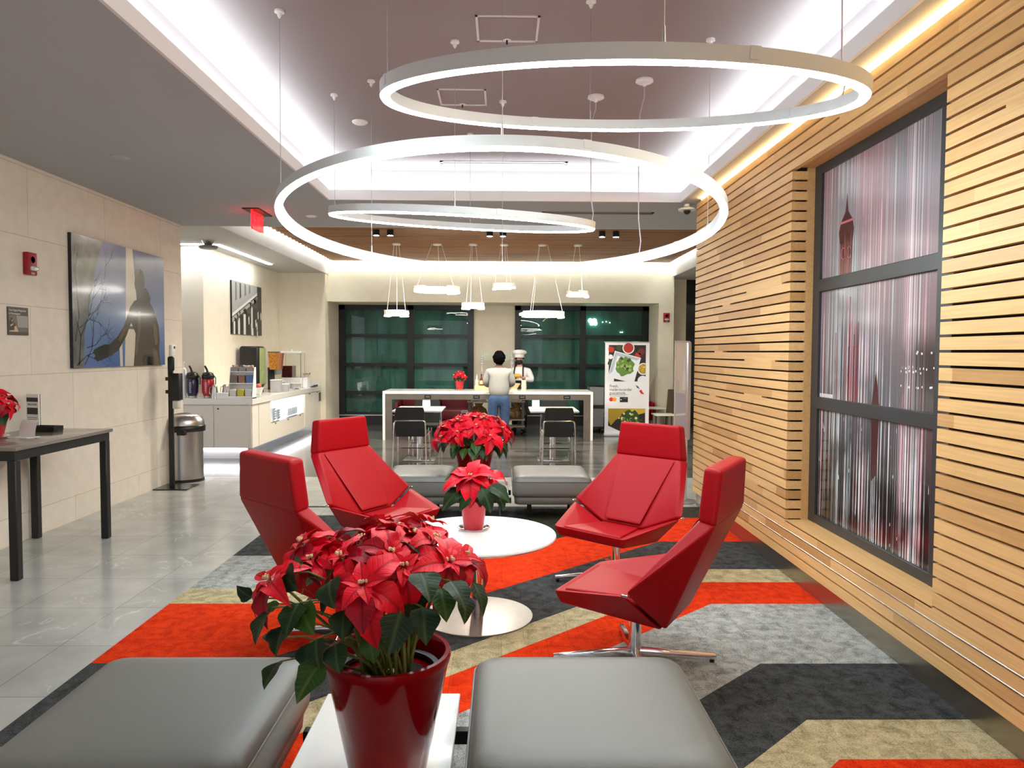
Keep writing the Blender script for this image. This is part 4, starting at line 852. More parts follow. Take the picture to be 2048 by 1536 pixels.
# poster
T, w, h = onwall('poster', 'small dark framed notice on left wall with photo of two people reading', 'poster', -4.014, 6.005, 6.262, 1.72, 1.951, .008, mat('poster_dark', (64,60,54), .4))
b = MB(); e_ = .0085
flat([(.06,.3),(.42,.3),(.5,.88),(.06,.88)], 0); flat([(.42,.3),(.97,.3),(.97,.72),(.47,.72)], 1); flat([(.47,.72),(.97,.72),(.97,.88),(.5,.88)], 2, .0002)
flat([(.06,.52),(.14,.44),(.22,.44),(.27,.6),(.3,.88),(.06,.88)], 3, .0004); flat([(.1,.46),(.14,.38),(.22,.4),(.2,.54),(.15,.54)], 3, .0006); flat([(.17,.48),(.21,.44),(.22,.5),(.19,.54)], 4, .0008); flat([(.1,.64),(.24,.58),(.25,.62),(.12,.7)], 4, .0008); flat([(.27,.6),(.33,.56),(.36,.66),(.3,.72)], 3, .0006); flat([(.3,.7),(.38,.66),(.45,.8),(.5,.88),(.3,.88)], 4, .0006); flat([(.06,.84),(.3,.82),(.46,.88),(.06,.88)], 4, .0009)
b.build('photo', [mat('photo_brown', (118,98,74), .4), mat('photo_grey', (150,150,142), .4), mat('photo_slats', (98,94,88), .4), mat('photo_shirt', (50,38,38), .4), mat('photo_skin', (206,170,146), .4)], T, smooth=None)
wt = mat('white_lettering', (232,230,222), .5)
text('lettering', 'Free Digital Magazines', .0235, wt, T, (.0092,-w+.014,h-.034), (PI/2,0,PI/2)); text('lettering', '& Newspapers', .0235, wt, T, (.0092,-w+.014,h-.062), (PI/2,0,PI/2))
def strobe(name, label, loc, rz, group='red fire alarm strobes'):
    T = thing(name, label, 'fire alarm', loc, rz, group); rm = mat('alarm_red', (150,10,22), .35)
    b = MB(); b.box((-.062,-.045,-.095),(.062,0,.095), .008, 2); b.build('housing', rm, T)
    b = MB(); b.box((-.045,-.075,-.06),(.045,-.04,-.02), .012, 2); b.build('strobe_lens', mat('strobe_lens', (220,220,222), .08, .6), T)
    b = MB(); b.lathe([(0,0),(.035,0),(.035,.004),(.03,.004),(.028,.001)], n=24); o = b.build('sounder_ring', rm, T, loc=(0,-.045,.035)); o.rotation_euler = (PI/2,0,0)
    text('lettering', 'FIRE', .026, wt, T, (0,-.0462,-.09), (PI/2,0,0), .0005, 'CENTER')
strobe('fire_alarm', 'red fire alarm strobe on left wall above the notice', (-4.014,6.28,2.325), PI/2)
strobe('fire_alarm', 'red fire alarm strobe on the cream far wall by oak slats', (3.345,15.0,2.32), 0)
T, w, h = onwall('thermostat', 'small white thermostat on left wall beside the statue picture', 'thermostat', -4.014, 8.9, 9.0, 1.535, 1.668, .03, white, .006)
b = MB(); b.box((.03,-.005,.02),(.032,.035,.05)); b.build('display', ink, T); b = MB(); b.box((.03,-.03,-.05),(.033,.03,-.02), .002, 1); b.build('cover', mat('offwhite', (226,222,210), .5), T)
# things on the console table
zt = .932
T = thing('brochure_holder', 'white upright brochure display standing on the black-legged table', 'brochure holder', (-3.92,6.17,zt), -.35)
b = MB(); b.box((-.075,-.004,0),(.075,.004,.3), .002, 1); b.box((-.075,-.05,0),(.075,.05,.004)); b.build('stand', glassm, T)
b = MB(); b.box((-.07,-.012,.006),(.07,-.005,.298)); c = b.build('leaflet', paper, T); b = MB(); b.box((-.065,-.0128,.235),(.065,-.0122,.27)); b.box((-.06,-.0128,.13),(.06,-.0122,.185)); b.build('print_block', mat('print_slate', (44,48,58), .5), c)
text('lettering', 'WELCOME', .022, ink, T, (0,-.0128,.205), (PI/2,0,0), .0004, 'CENTER')
b = MB()
for i in range(5): b.box((-.055,-.0128,.035+i*.016),(.05-.01*(i % 2),-.0123,.041+i*.016))
b.build('text_lines', mat('print_grey', (150,150,154), .5), c)
T = thing('tent_card', 'curled white tent card in front of brochure display', 'card', (-3.63,5.66,zt), -.3)
b = MB(); N = 8; pr = [(-.005-.05*(1-math.cos(t_/N*1.4))+.03, .13*math.sin(t_/N*1.45)) for t_ in range(N+1)]
for (y0, z0_), (y1, z1_) in zip(pr, pr[1:]): b.poly([(-.08,-y0,z0_),(.08,-y0,z0_),(.08,-y1,z1_),(-.08,-y1,z1_)]); b.poly([(-.08,-y0+.0015,z0_),(-.08,-y1+.0015,z1_),(.08,-y1+.0015,z1_),(.08,-y0+.0015,z0_)])
b.box((-.08,-.09,0),(.08,.02,.003)); b.build('card', paper, T)
T = thing('tray', 'small black box tray on the table behind the tent card', 'tray', (-3.74,6.05,zt), -.1)
b = MB(); b.box((-.1,-.06,0),(.1,.06,.012), .003, 1); b.build('base', black, T); b = MB()
for a, c in (((-.1,-.06),(.1,-.052)),((-.1,.052),(.1,.06)),((-.1,-.06),(-.092,.06)),((.092,-.06),(.1,.06))): b.box((*a,.012),(*c,.045))
b.build('rim', black, T)
# sanitizer stand
T = thing('sanitizer_stand', 'black floor stand with hand sanitizer dispenser at end of left wall', 'sanitizer stand', (-3.87,8.6,0))
b = MB(); b.box((-.13,-.22,0),(.26,.14,.012), .004, 1); b.build('base_plate', mat('gloss_black_plate', (20,20,22), .12), T)
b = MB(); b.box((-.028,-.015,.01),(.026,.015,1.38), .003, 1); b.build('post', blackm, T)
b = MB(); b.box((-.028,-.012,1.36),(.042,.006,1.53), .02, 3); b.build('sign_plate', mat('dark_green_sign', (38,48,46), .3), T)
b = MB(); b.box((-.012,-.05,1.02),(.115,.06,1.335), .008, 2); b.box((-.05,-.03,1.25),(-.01,.03,1.29)); b.box((-.05,-.03,1.1),(-.01,.03,1.14)); d = b.build('dispenser', black, T)
b = MB(); b.box((.03,-.045,.92),(.1,.045,1.02), .015, 3); b.build('nozzle', mat('light_grey_plastic', (205,203,198), .4), d)
# trash can, flat back against the wall
T = thing('trash_can', 'stainless half-round trash can with domed lid behind sanitizer stand', 'trash can', (-3.995,9.04,0))
def dsh(b, pr, n=28):
    rings = []
    for k, z in pr:
        if k < 1e-4: rings.append([b.bm.verts.new((.13,0,z))]); continue
        rings.append([b.bm.verts.new((.3*k*math.cos(-PI/2+PI*i/n)+.012, .225*k*math.sin(-PI/2+PI*i/n), z)) for i in range(n+1)])
    for A_, B_ in zip(rings, rings[1:]):
        m = len(A_)
        for j in range(m): b.face([A_[j], A_[(j+1) % m], B_[(j+1) % m], B_[j]])
    b.face(rings[0][::-1]); b.face(rings[-1])
b = MB(); dsh(b, [(.97,.03),(.97,.62)]); b.build('body', steel, T)
b = MB(); dsh(b, [(1,0),(1,.035)]); b.build('base', black, T)
b = MB(); dsh(b, [(1.05,.615),(1.06,.62),(1.06,.68),(1.03,.69)]); b.box((.1,-.26,.585),(.2,-.2,.64), .005, 1); b.build('collar', black, T)
b = MB(); dsh(b, [(1.02,.688),(1.01,.74),(.93,.79),(.8,.815),(.55,.825)]); b.build('lid', steel, T)
b = MB(); dsh(b, [(.5,.826),(.48,.829)]); b.build('opening', black, T)
# ---------------------------------------------------------------- coffee bar
cab = mat('cream_laminate', (232,225,214), .45); cab2 = mat('warm_white_laminate', (228,222,208), .45); wtop = mat('white_quartz', (236,234,228), .2, coat=.2)
T = thing('base_cabinet', 'short beige cabinet end with two doors behind the trash can', 'cabinet', (-4.4,10.9,0))
b = MB(); b.box((-.75,-.12,.17),(.72,.185,.815)); b.build('body', cab, T); b = MB(); b.box((-.72,.0,0),(.62,.18,.17)); b.build('toe_kick', mat('toe_kick_white', (220,220,224), .3), T)
for x0, x1, kx in ((-.34,.17,None),(.176,.69,.24)):
    b = MB(); b.box((x0,-.14,.175),(x1,-.121,.795), .002, 1); d = b.build('door', cab, T)
    if kx: b = MB(); b.ball((kx,-.145,.75),.012,10,6); b.build('lock', black, d)
b = MB(); b.box((.69,-.14,.175),(.72,-.1,.815)); b.build('corner_post', cab2, T)
b = MB(); b.box((-.7,.0-.02,.15),(.6,-.0-.006,.165)); b.build('under_light', mat('plinth_led', (255,255,255), .5, emit=(245,245,255), es=9), T)
T = thing('service_cabinet', 'long cream service cabinet with a glowing cup niche facing the room', 'cabinet', (-4.08,13,0))
b = MB(); X0, X1 = -.4, .4; b.box((X0,-1.9,.17),(X1-.25,1.8,.815)); b.box((X1-.25,-1.9,.17),(X1,-1.33,.815)); b.box((X1-.25,.62,.17),(X1,1.8,.815)); b.box((X1-.25,-1.33,.17),(X1,.62,.45)); b.box((X1-.25,-1.33,.8),(X1,.62,.815)); b.build('body', cab2, T)
b = MB(); b.box((X0,-1.88,0),(X1-.12,1.8,.17)); b.build('toe_kick', mat('toe_kick_grey', (150,156,166), .25, .3), T)
b = MB(); b.box((X1-.252,-1.32,.452),(X1-.246,.61,.798)); b.build('niche_light', led_soft, T)
b = MB(); b.box((X1-.05,-1.33,.45),(X1+.004,.62,.456)); b.build('niche_glass_edge', glassm, T)
for y0, y1 in ((.635,1.2),(1.206,1.79)):
    b = MB(); b.box((X1,y0,.18),(X1+.018,y1,.8), .002, 1); d = b.build('door', cab2, T); b = MB(); b.box((X1+.018,(y0+y1)/2-.02,.785),(X1+.03,(y0+y1)/2+.04,.797)); b.build('pull', black, d)
for yy in (-1.1,-.4,.35): b = MB(); b.box((X1,yy-.02,.425),(X1+.012,yy+.02,.437)); b.build('bracket', black, T)
b = MB(); b.box((X1+.018,1.65,.6),(X1+.026,1.79,.775), .002, 1); b.build('outlet_plate', black, T)
b = MB(); b.box((X1-.16,-1.85,.15),(X1-.1,1.78,.165)); b.build('under_light', mat('plinth_led2', (255,255,255), .5, emit=(245,245,255), es=6), T)
T = thing('cup_stack', 'row of clear glasses lined up in the glowing niche', 'cups', (-3.8,13.05,.4565)); b = MB()
for i in range(7): b.lathe([(.03,0),(.036,.13),(.034,.13),(.028,.004),(0,.004)], (0,-.1+i*.09,0), 12)
b.build('glasses', mat('niche_glass', (210,220,226), .1, trans=.5), T); T['kind'] = 'thing'
for i, (y, n) in enumerate(((12.05,5),(12.3,4))):
    T = thing('bowl_stack', 'stack of pale bowls in the glowing niche, %s one' % ('nearer' if i == 0 else 'farther'), 'bowls', (-3.79,y,.4565), 0, 'bowl stacks in the niche')
    for k in range(n): b = MB(); b.lathe([(.03,0),(.04,.0),(.085,.05),(.082,.05),(.036,.006),(0,.006)], (0,0,k*.04), 20); b.build('bowl', mat('pale_bowl', (196,204,210), .3), T)
b = MB(); b.prism([(-5.2,10.735),(-3.65,10.735),(-3.65,14.795),(-4.485,14.795),(-4.485,11.095),(-5.2,11.095)], 'z', .8155, .9); o = b.build('countertop', wtop, smooth=30); tag(o, 'white quartz worktop running along the whole coffee bar', 'countertop')
b = MB(); b.box((-4.489,14.0,.9005),(-3.7,14.0+.79,.9008)); b.bm.clear(); b.box((-4.47,14.77,.9005),(-3.66,14.795,1.0)); tag(b.build('backsplash', wtop), 'low white upstand at the far end of coffee bar worktop', 'backsplash')
# black and white picture
T, w, h = onwall('picture', 'black and white print of columned facade above the coffee bar', 'picture', -4.49, 12.18, 13.66, 1.88, 2.765, .03, mat('canvas_edge_black', (20,20,20), .5))
b = MB(); e_ = .0305; bwm = [mat('bw_%d' % v, (v,v,int(v*.97)), .35) for v in (34, 72, 120, 178, 232)]
flat([(0,0),(0,1),(1,1),(1,0)], 1); flat([(0,0),(.86,0),(.86,.12),(0,.62)], 3, .0003); flat([(0,.62),(.86,.12),(.86,.17),(0,.68)], 4, .0004); flat([(0,.70),(.86,.20),(.86,.26),(0,.78)], 3, .0004); flat([(.84,0),(1,0),(1,1),(.84,1)], 0, .0005)
for u, wd in ((.04,.05),(.18,.06),(.36,.07),(.62,.05)): flat([(u,.78-.5*u),(u+wd,.78-.5*u),(u+wd,1),(u,1)], 4, .0006)
for u, wd in ((.1,.06),(.25,.09),(.45,.14),(.7,.13)): flat([(u,.8-.5*u),(u+wd,.8-.5*u),(u+wd,1),(u,1)], 0, .0006)
rr = R_(9)
for i in range(22): u = rr.uniform(.03,.8); v = .66-.55*u+rr.uniform(-.0,.14); flat([(u,v),(u+.02,v-.03),(u+.05,v+.02),(u+.03,v+.09)], rr.choice((0,0,2,4)), .0008)
for u in (.1,.24,.4,.55): flat([(u,.02),(u+.05,.02),(u+.05,.38-.4*u),(u,.42-.4*u)], rr.choice((0,1,2)), .0006)
for i in range(8): u = rr.uniform(.5,.95); v = rr.uniform(.5,.95); flat([(u,v),(u+.03,v-.04),(u+.04,v+.1),(u+.01,v+.14)], 4, .0009)
b.build('print', bwm, T, smooth=None)
ZK = .9005
navy = mat('navy_enamel', (22,24,72), .25, coat=.3); redm = mat('red_enamel', (176,18,34), .25, coat=.3); greym = mat('grey_enamel', (120,122,124), .3, .4)
def airpot(label, x, y, m, nm, word):
    T = thing('airpot', label, 'coffee airpot', (x,y,ZK), 0, 'coffee airpots on the coffee bar'); b = MB(); b.lathe([(0,.0),(.062,0),(.066,.03),(.066,.035)], n=28); b.build('base', steeld, T)
    b = MB(); b.lathe([(.066,.03),(.085,.09),(.086,.26),(.078,.285)], n=28); b.build('body', m, T)
    b = MB(); b.lathe([(.08,.28),(.088,.29),(.088,.33),(.07,.37),(.03,.385),(0,.385)], n=28); b.box((-.02,-.12,.335),(.02,-.06,.36), .006, 1); b.build('lid', black, T)
    b = MB(); b.tube([(.0,0,.37),(-.02,0,.43),(-.045,0,.475)], [.018,.016,.015], 8); b.build('pump_lever', black, T)
    b = MB(); b.tube([(.085,0,.33),(.112,0,.3),(.112,0,.22),(.104,0,.2)], .007, 6); b.build('handle', black, T)
    o = text('lettering', word, .036, wt, T, (.012,-.0872,.08), (PI/2,-PI/2,0), .0006)
airpot('navy coffee airpot with white lettering beside the sanitizer stand', -4.585, 10.9, navy, 'navy', 'LAVAZZA')
airpot('red coffee airpot on the coffee bar, right of the navy one', -4.365, 10.92, redm, 'red', 'LAVAZZA')
def pitcher(x, y, l):
    T = thing('creamer_pitcher', l, 'pitcher', (x,y,ZK), 0, 'steel creamer pitchers'); b = MB(); b.lathe([(0,0),(.062,0),(.06,.02),(.04,.14),(.036,.17)], n=24); b.build('body', steel, T)
    b = MB(); b.lathe([(.038,.168),(.036,.185),(.02,.2),(0,.2)], n=20); b.build('lid', steel, T); b = MB(); b.tube([(-.035,0,.17),(-.07,0,.16),(-.075,0,.08),(-.055,0,.04)], .006, 6); b.build('handle', steel, T)
pitcher(-4.23, 10.82, 'brushed steel creamer pitcher at the front, right of red airpot'); pitcher(-4.12, 10.95, 'brushed steel creamer pitcher behind the white napkin box'); pitcher(-4.06, 11.1, 'brushed steel creamer pitcher beside the tan paper cups')
b = MB(); b.box((-.085,-.05,0),(.085,.05,.085), .004, 1); tag(b.build('napkin_box', white, loc=(-4.1,10.8,ZK)), 'plain white box on coffee bar in front of steel pitchers', 'box')
T = thing('paper_cup_stack', 'leaning stack of tan paper cups left of the condiment rack', 'paper cups', (-3.98,11.2,ZK)); b = MB(); b.lathe([(.045,0),(.06,.29),(.066,.3),(.064,.312),(.0,.312)], n=20); b.lathe([(0,0),(.045,0)], n=20); b.build('cups', mat('kraft_paper', (196,148,92), .7), T)
T = thing('pump_bottle', 'white pump bottle showing behind the sanitizer stand', 'bottle', (-4.73,10.93,ZK)); b = MB(); b.lathe([(0,0),(.04,0),(.04,.42),(.015,.45),(0,.45)], n=16); b.build('bottle', white, T); b = MB(); b.cyl((0,0,.45),(0,0,.52),.008,n=8); b.box((-.035,-.012,.515),(.02,.012,.535), .004, 1); b.build('pump', white, T)
# condiment rack
RX, RY = -3.835, 10.84
T = thing('condiment_rack', 'white three-tier condiment rack at the corner of coffee bar', 'condiment rack', (RX,RY,ZK))
b = MB(); b.box((-.17,-.085,.015),(.17,.085,.035)); b.box((-.17,-.045,.215),(.17,.085,.228)); b.box((-.17,0,.385),(.17,.085,.397)); b.build('shelves', whitegloss, T)
b = MB(); b.prism([(-.085,.0),(.085,.0),(.085,.46),(.02,.46),(-.085,.06)], 'x', .17, .178); b.build('side_panel', white, T); b = MB(); b.prism([(-.085,.0),(.085,.0),(.085,.46),(.02,.46),(-.085,.06)], 'x', -.178, -.17); b.build('side_panel', white, T)
b = MB(); b.box((-.178,-.088,0),(.178,.088,.014)); b.build('base', steeld, T)
b = MB(); b.box((-.17,.078,.03),(.17,.085,.46)); b.build('back_panel', white, T)
def small(name, label, cat, a, c, m, loc, group=None, bev=.004): b = MB(); b.box(a, c, bev, 1); return tag(b.build(name, m, loc=loc), label, cat, group)
for i, (n, c, l) in enumerate((('tea_box',(222,222,216),'white tea box on bottom tier, left'),('tea_box',(206,196,66),'yellow tea box in the middle of the bottom tier'),('tea_box',(208,210,216),'pale grey tea box on bottom tier, right'))):
    small(n, l+' of condiment rack', 'tea box', (-.046,-.03,0),(.046,.03,.1), mat('tea_%d' % i, c, .5), (RX-.112+i*.112,RY-.045,ZK+.0355), 'tea boxes on the condiment rack')
for i, (c, l) in enumerate(((( 120,112,100),'grey packets, left'),((150,112,82),'brown packets, middle'),((84,112,176),'blue packets, right'))):
    T = thing('packet_bin', 'bin of sugar packets on middle tier of condiment rack, %s' % l, 'sugar packets', (RX-.112+i*.112,RY+.01,ZK+.2285), 0, 'sugar packet bins'); rr = R_(i); b = MB()
    for k in range(6): b.box((-.046,-.028+k*.009,0),(.046,-.022+k*.009,.1+rr.uniform(0,.02)), 0)
    b.build('packets', mat('packet_%d' % i, c, .6, noise=.25, nscale=30), T)
for i, (c, l) in enumerate((((196,120,126),'pink lids, left'),((96,102,128),'blue lids, middle'),((226,170,140),'peach lids, right'))):
    T = thing('creamer_bin', 'heap of creamer cups on top tier of condiment rack, %s' % l, 'creamer cups', (RX-.112+i*.112,RY+.042,ZK+.3975), 0, 'creamer bins'); rr = R_(i+40)
    b = MB(); b.box((-.048,-.034,0),(.048,.034,.055)); b.build('clear_bin', mat('bin_grey', (150,144,138), .3), T)
    b = MB()
    for k in range(16): x, y = rr.uniform(-.042,.042), rr.uniform(-.028,.028); z = .055+rr.uniform(0,.028); b.mi = k % 2; b.lathe([(0,0),(.01,0),(.014,.014),(0,.015)], (x,y,z), 8)
    b.build('creamer_cups', [mat('creamer_%d' % i, c, .5), white], T)
T = thing('fruit_bowl', 'square white bowl of fruit beside the condiment rack', 'bowl', (-3.77,11.25,ZK)); b = MB(); b.hull([(-.05,-.05,0),(.05,-.05,0),(.05,.05,0),(-.05,.05,0),(-.095,-.095,.14),(.095,-.095,.14),(.095,.095,.14),(-.095,.095,.14)], [(0,3,2,1),(0,1,5,4),(1,2,6,5),(2,3,7,6),(3,0,4,7),(4,5,6,7)], .004, 1); b.build('bowl', whitegloss, T)
for i, (x, y, z, c, l) in enumerate(((-.03,0,.185,(240,170,40),'orange on top of the square fruit bowl'),(.045,-.03,.165,(180,80,70),'red apple in the square fruit bowl, front'),(.03,.05,.165,(190,120,80),'russet apple in the square fruit bowl, back'),(-.05,.06,.165,(210,150,60),'small orange at the back of square fruit bowl'))):
    b = MB(); b.ball((0,0,0),.04,14,10); b.cyl((0,0,.034),(.002,0,.046),.002,n=5); tag(b.build('fruit', mat('fruit_%d' % i, c, .45), loc=(-3.77+x,11.25+y,ZK+z-.005)), l, 'fruit', 'fruit in the square bowl')
T = thing('label_holder', 'small steel label holder in front of the fruit bowl', 'label holder', (-3.7,11.1,ZK)); b = MB(); b.box((-.035,-.004,0),(.035,.004,.05)); b.build('holder', steeld, T); b = MB(); b.box((-.028,-.0055,.008),(.028,-.0042,.042)); b.build('label', paper, T)
# dispensers along the wall
T = thing('drink_dispenser', 'tall black rounded drink machine with green side panel on coffee bar', 'drink dispenser', (-4.25,12.55,ZK)); b = MB(); b.box((-.17,-.19,.09),(.15,.2,.78), .045, 4); b.build('housing', black, T); b = MB(); b.box((.151,-.14,.13),(.165,.17,.75), .01, 2); b.build('side_panel', mat('green_panel', (150,166,110), .35, noise=.2, nscale=8), T); b = MB(); b.box((-.14,-.15,0),(.12,.17,.09)); b.build('base', blackm, T)
T = thing('cereal_dispenser', 'clear cereal dispenser filled with golden flakes against alcove wall', 'cereal dispenser', (-4.15,13.5,ZK))
cer = [mat('cereal_gold', (190,126,44), .8, noise=.55, nscale=60, bump=1, bscale=60), mat('cereal_mixed', (170,110,90), .8, noise=.7, nscale=70, bump=1, bscale=60), mat('cereal_brown', (140,84,48), .8, noise=.5, nscale=60, bump=1, bscale=60)]
for i in range(3):
    y0 = -.16+i*.11; b = MB(); b.hull([(-.07,y0,.36),(.07,y0,.36),(.07,y0+.1,.36),(-.07,y0+.1,.36),(-.1,y0,.66),(.1,y0,.66),(.1,y0+.1,.66),(-.1,y0+.1,.66)], [(0,3,2,1),(4,5,6,7),(0,1,5,4),(1,2,6,5),(2,3,7,6),(3,0,4,7)], .005, 1); c = b.build('hopper', cer[i], T)
    b = MB(); b.box((-.1,y0,.662),(.1,y0+.1,.69), .004, 1); b.build('lid', white if i else mat('lid_brown', (120,96,80), .5), c); b = MB(); b.cyl((.04,y0+.05,.36),(.04,y0+.05,.27),.03,n=12); b.build('dispensing_wheel', mat('grey_wheel', (120,120,122), .4), c)
b = MB(); b.box((-.1,-.17,0),(.1,.17,.02)); b.box((-.1,-.17,.02),(-.08,.17,.4)); b.build('stand', blackm, T)
T = thing('juice_dispenser', 'square clear juice dispenser half full of dark red juice', 'juice dispenser', (-3.98,14.05,ZK)); b = MB(); b.box((-.2,-.14,0),(.17,.14,.2), .004, 1); b.build('base', white, T)
b = MB(); b.box((-.19,-.13,.205),(.0,.13,.42)); b.build('juice', mat('dark_juice', (70,10,8), .1, coat=.5), T); b = MB()
for a, c in (((-.2,-.14),(.17,-.134)),((-.2,.134),(.17,.14)),((-.2,-.14),(-.194,.14)),((.164,-.14),(.17,.14))): b.box((*a,.2),(*c,.66))
b.build('tank', glassm, T); b = MB(); b.box((-.21,-.15,.66),(.18,.15,.7), .005, 1); b.lathe([(0,.7),(.015,.7),(.02,.73),(0,.74)], (-.04,0,0), 12); b.build('lid', white, T); b = MB(); b.cyl((-.1,-.14,.22),(-.1,-.18,.22),.015,n=10); b.build('tap', black, T)
T = thing('utensil_caddy', 'white utensil caddy with spoons standing right of the juice dispenser', 'utensil holder', (-3.76,14.1,ZK)); b = MB(); b.box((-.045,-.1,0),(.045,.1,.2), .004, 1); b.build('caddy', white, T)
for i in range(5): b = MB(); b.cyl((-.02+.01*i,-.07+i*.03,.19),(-.03+.02*i,-.08+i*.035,.26),.004,n=6); b.ball((-.03+.02*i,-.08+i*.035,.27),.014,8,6,sy=.4,sz=1.4); b.build('spoon', steeld, T)
for i, (x, y, hgt, l) in enumerate(((-3.95,13.0,.16,'clear lidded container stacked before the cereal dispenser'),(-3.86,12.55,.2,'clear box of packets near the black drink machine'),(-3.8,12.77,.12,'low clear snack box at front of coffee bar worktop'))):
    T = thing('storage_box', l, 'container', (x,y,ZK), .1*i, 'clear containers on the coffee bar'); b = MB(); b.box((-.08,-.1,0),(.08,.1,hgt), .008, 2); b.build('box', mat('frosted_plastic_%d' % i, (206,206,204), .25, trans=.4), T); b = MB(); b.box((-.085,-.105,hgt),(.085,.105,hgt+.014), .004, 1); b.build('lid', white, T)
T = thing('plate_stack', 'stack of white bowls beside the juice dispenser', 'plates', (-3.83,13.62,ZK)); b = MB()
for i in range(5): b.lathe([(0,i*.018),(.06,i*.018),(.11,.03+i*.018),(.107,.032+i*.018),(.05,.006+i*.018)], n=28)
b.build('plates', white, T)
T = thing('plate', 'small plate with dark snack at front edge of the coffee bar', 'plate', (-3.72,13.3,ZK)); b = MB(); b.lathe([(0,0),(.05,0),(.08,.014),(.078,.016),(.05,.004),(0,.004)], n=24); b.build('dish', whitegloss, T); b = MB(); b.ball((0,0,.016),.045,12,8,sz=.3); b.build('snack', mat('dark_snack', (66,44,30), .8, bump=.5), T)
T = thing('serving_tray', 'black tray of small packets at far end of coffee bar', 'tray', (-3.76,14.45,ZK)); b = MB(); b.box((-.09,-.16,0),(.09,.16,.012)); b.box((-.09,-.16,.012),(-.082,.16,.04)); b.box((.082,-.16,.012),(.09,.16,.04)); b.build('tray', black, T); b = MB(); rr = R_(5)
for i in range(8): x, y = rr.uniform(-.06,.06), rr.uniform(-.13,.13); b.box((x-.02,y-.02,.012),(x+.02,y+.02,.03), rot=Matrix.Rotation(rr.uniform(0,1.5),3,'Z'))
b.build('packets', paper, T)
# ---------------------------------------------------------------- serving counter
apron_m = mat('dark_brushed_steel', (138,130,120), .36, .85, noise=.1, nscale=5)
T = thing('serving_counter', 'long white waterfall serving counter with steel front apron', 'counter', (-.26,13.7,0)); w = 1.905
b = MB(); b.box((-w,-.45,.835),(w,.45,.885), .003, 1); b.build('worktop', wtop, T)
for s_ in (-1, 1):
    b = MB(); b.box((s_*w,-.45,0),(s_*(w-.045),.45,.8345)); b.build('end_panel', wtop, T)
    b = MB(); b.box((s_*(w-.046),-.44,0),(s_*(w-.17),-.40,.7345)); b.build('steel_leg_panel', apron_m, T)
b = MB(); b.box((-w+.046,-.44,.735),(w-.046,-.40,.834)); b.build('apron', apron_m, T)
for x in (-1.09, -.21, .62, 1.43):
    b = MB(); b.box((x-.06,-.452,.755),(x+.06,-.441,.815), .004, 1); o = b.build('outlet', black, T); b = MB(); b.box((x-.04,-.456,.775),(x+.04,-.4525,.795)); b.build('socket', greym, o)
# utility cart behind the counter with bags
T = thing('utility_cart', 'grey two-shelf utility cart on casters behind the serving counter', 'cart', (-.12,14.32,0))
for x in (-.52, .52):
    for y in (-.1, .1): b = MB(); b.box((x-.025,y-.025,.1),(x+.025,y+.025,.82), .004, 1); b.build('post', mat('grey_post', (108,106,104), .4, .3), T)
for z in (.14, .27, .62): b = MB(); b.box((-.56,-.13,z),(.56,.13,z+.03), .005, 1); b.build('shelf', mat('shelf_beige', (196,190,176), .5), T)
for x in (-.5, .5):
    for y in (-.09, .09): b = MB(); b.lathe([(0,-.015),(.045,-.015),(.045,.015),(0,.015)], n=16); o = b.build('caster', black, T, loc=(x,y,.046)); o.rotation_euler = (0,PI/2,0); 
def bag(label, x, y, z, s):
    T = thing('chip_bag', label, 'bag', (x,y,z), 0, 'bags of tortilla chips'); b = MB(); b.lathe([(0,0),(.11*s,.01),(.15*s,.09),(.13*s,.19),(.05*s,.25),(.07*s,.3),(0,.29)], n=16, sy=.6)
    for v in b.bm.verts: rr = R_(int(v.co.x*1e4)+int(v.co.z*1e4)); v.co += Vector((rr.uniform(-.012,.012), rr.uniform(-.012,.012), rr.uniform(-.006,.006)))
    b.build('bag', mat('crinkled_brown_film', (136,98,48), .22, noise=.5, nscale=22, coat=.6), T)
bag('crinkled brown chip bag on cart left of the standing customer', -.46, 14.32, .3005, 1.15); bag('crinkled brown chip bag on cart right of the standing customer', .28, 14.32, .3005, 1.2)
T = thing('cutting_boards', 'white stacked trays on the upper shelf of the cart, left', 'trays', (-.45,14.32,.6505)); b = MB()
for i in range(3): b.box((-.13,-.11,i*.022),(.13,.15,i*.022+.014), .004, 1)
b.build('trays', mat('tray_cream', (222,216,204), .4), T)
T = thing('food_tub', 'pale square food tub on the cart behind customer', 'tub', (-.13,14.32,.3005)); b = MB(); b.hull([(-.1,-.1,0),(.1,-.1,0),(.1,.1,0),(-.1,.1,0),(-.12,-.12,.28),(.12,-.12,.28),(.12,.12,.28),(-.12,.12,.28)], [(0,3,2,1),(4,5,6,7),(0,1,5,4),(1,2,6,5),(2,3,7,6),(3,0,4,7)], .008, 2); b.build('tub', mat('tub_cream', (216,212,200), .4), T); b = MB(); b.box((-.13,-.13,.28),(.13,.13,.295), .004, 1); b.build('lid', white, T)
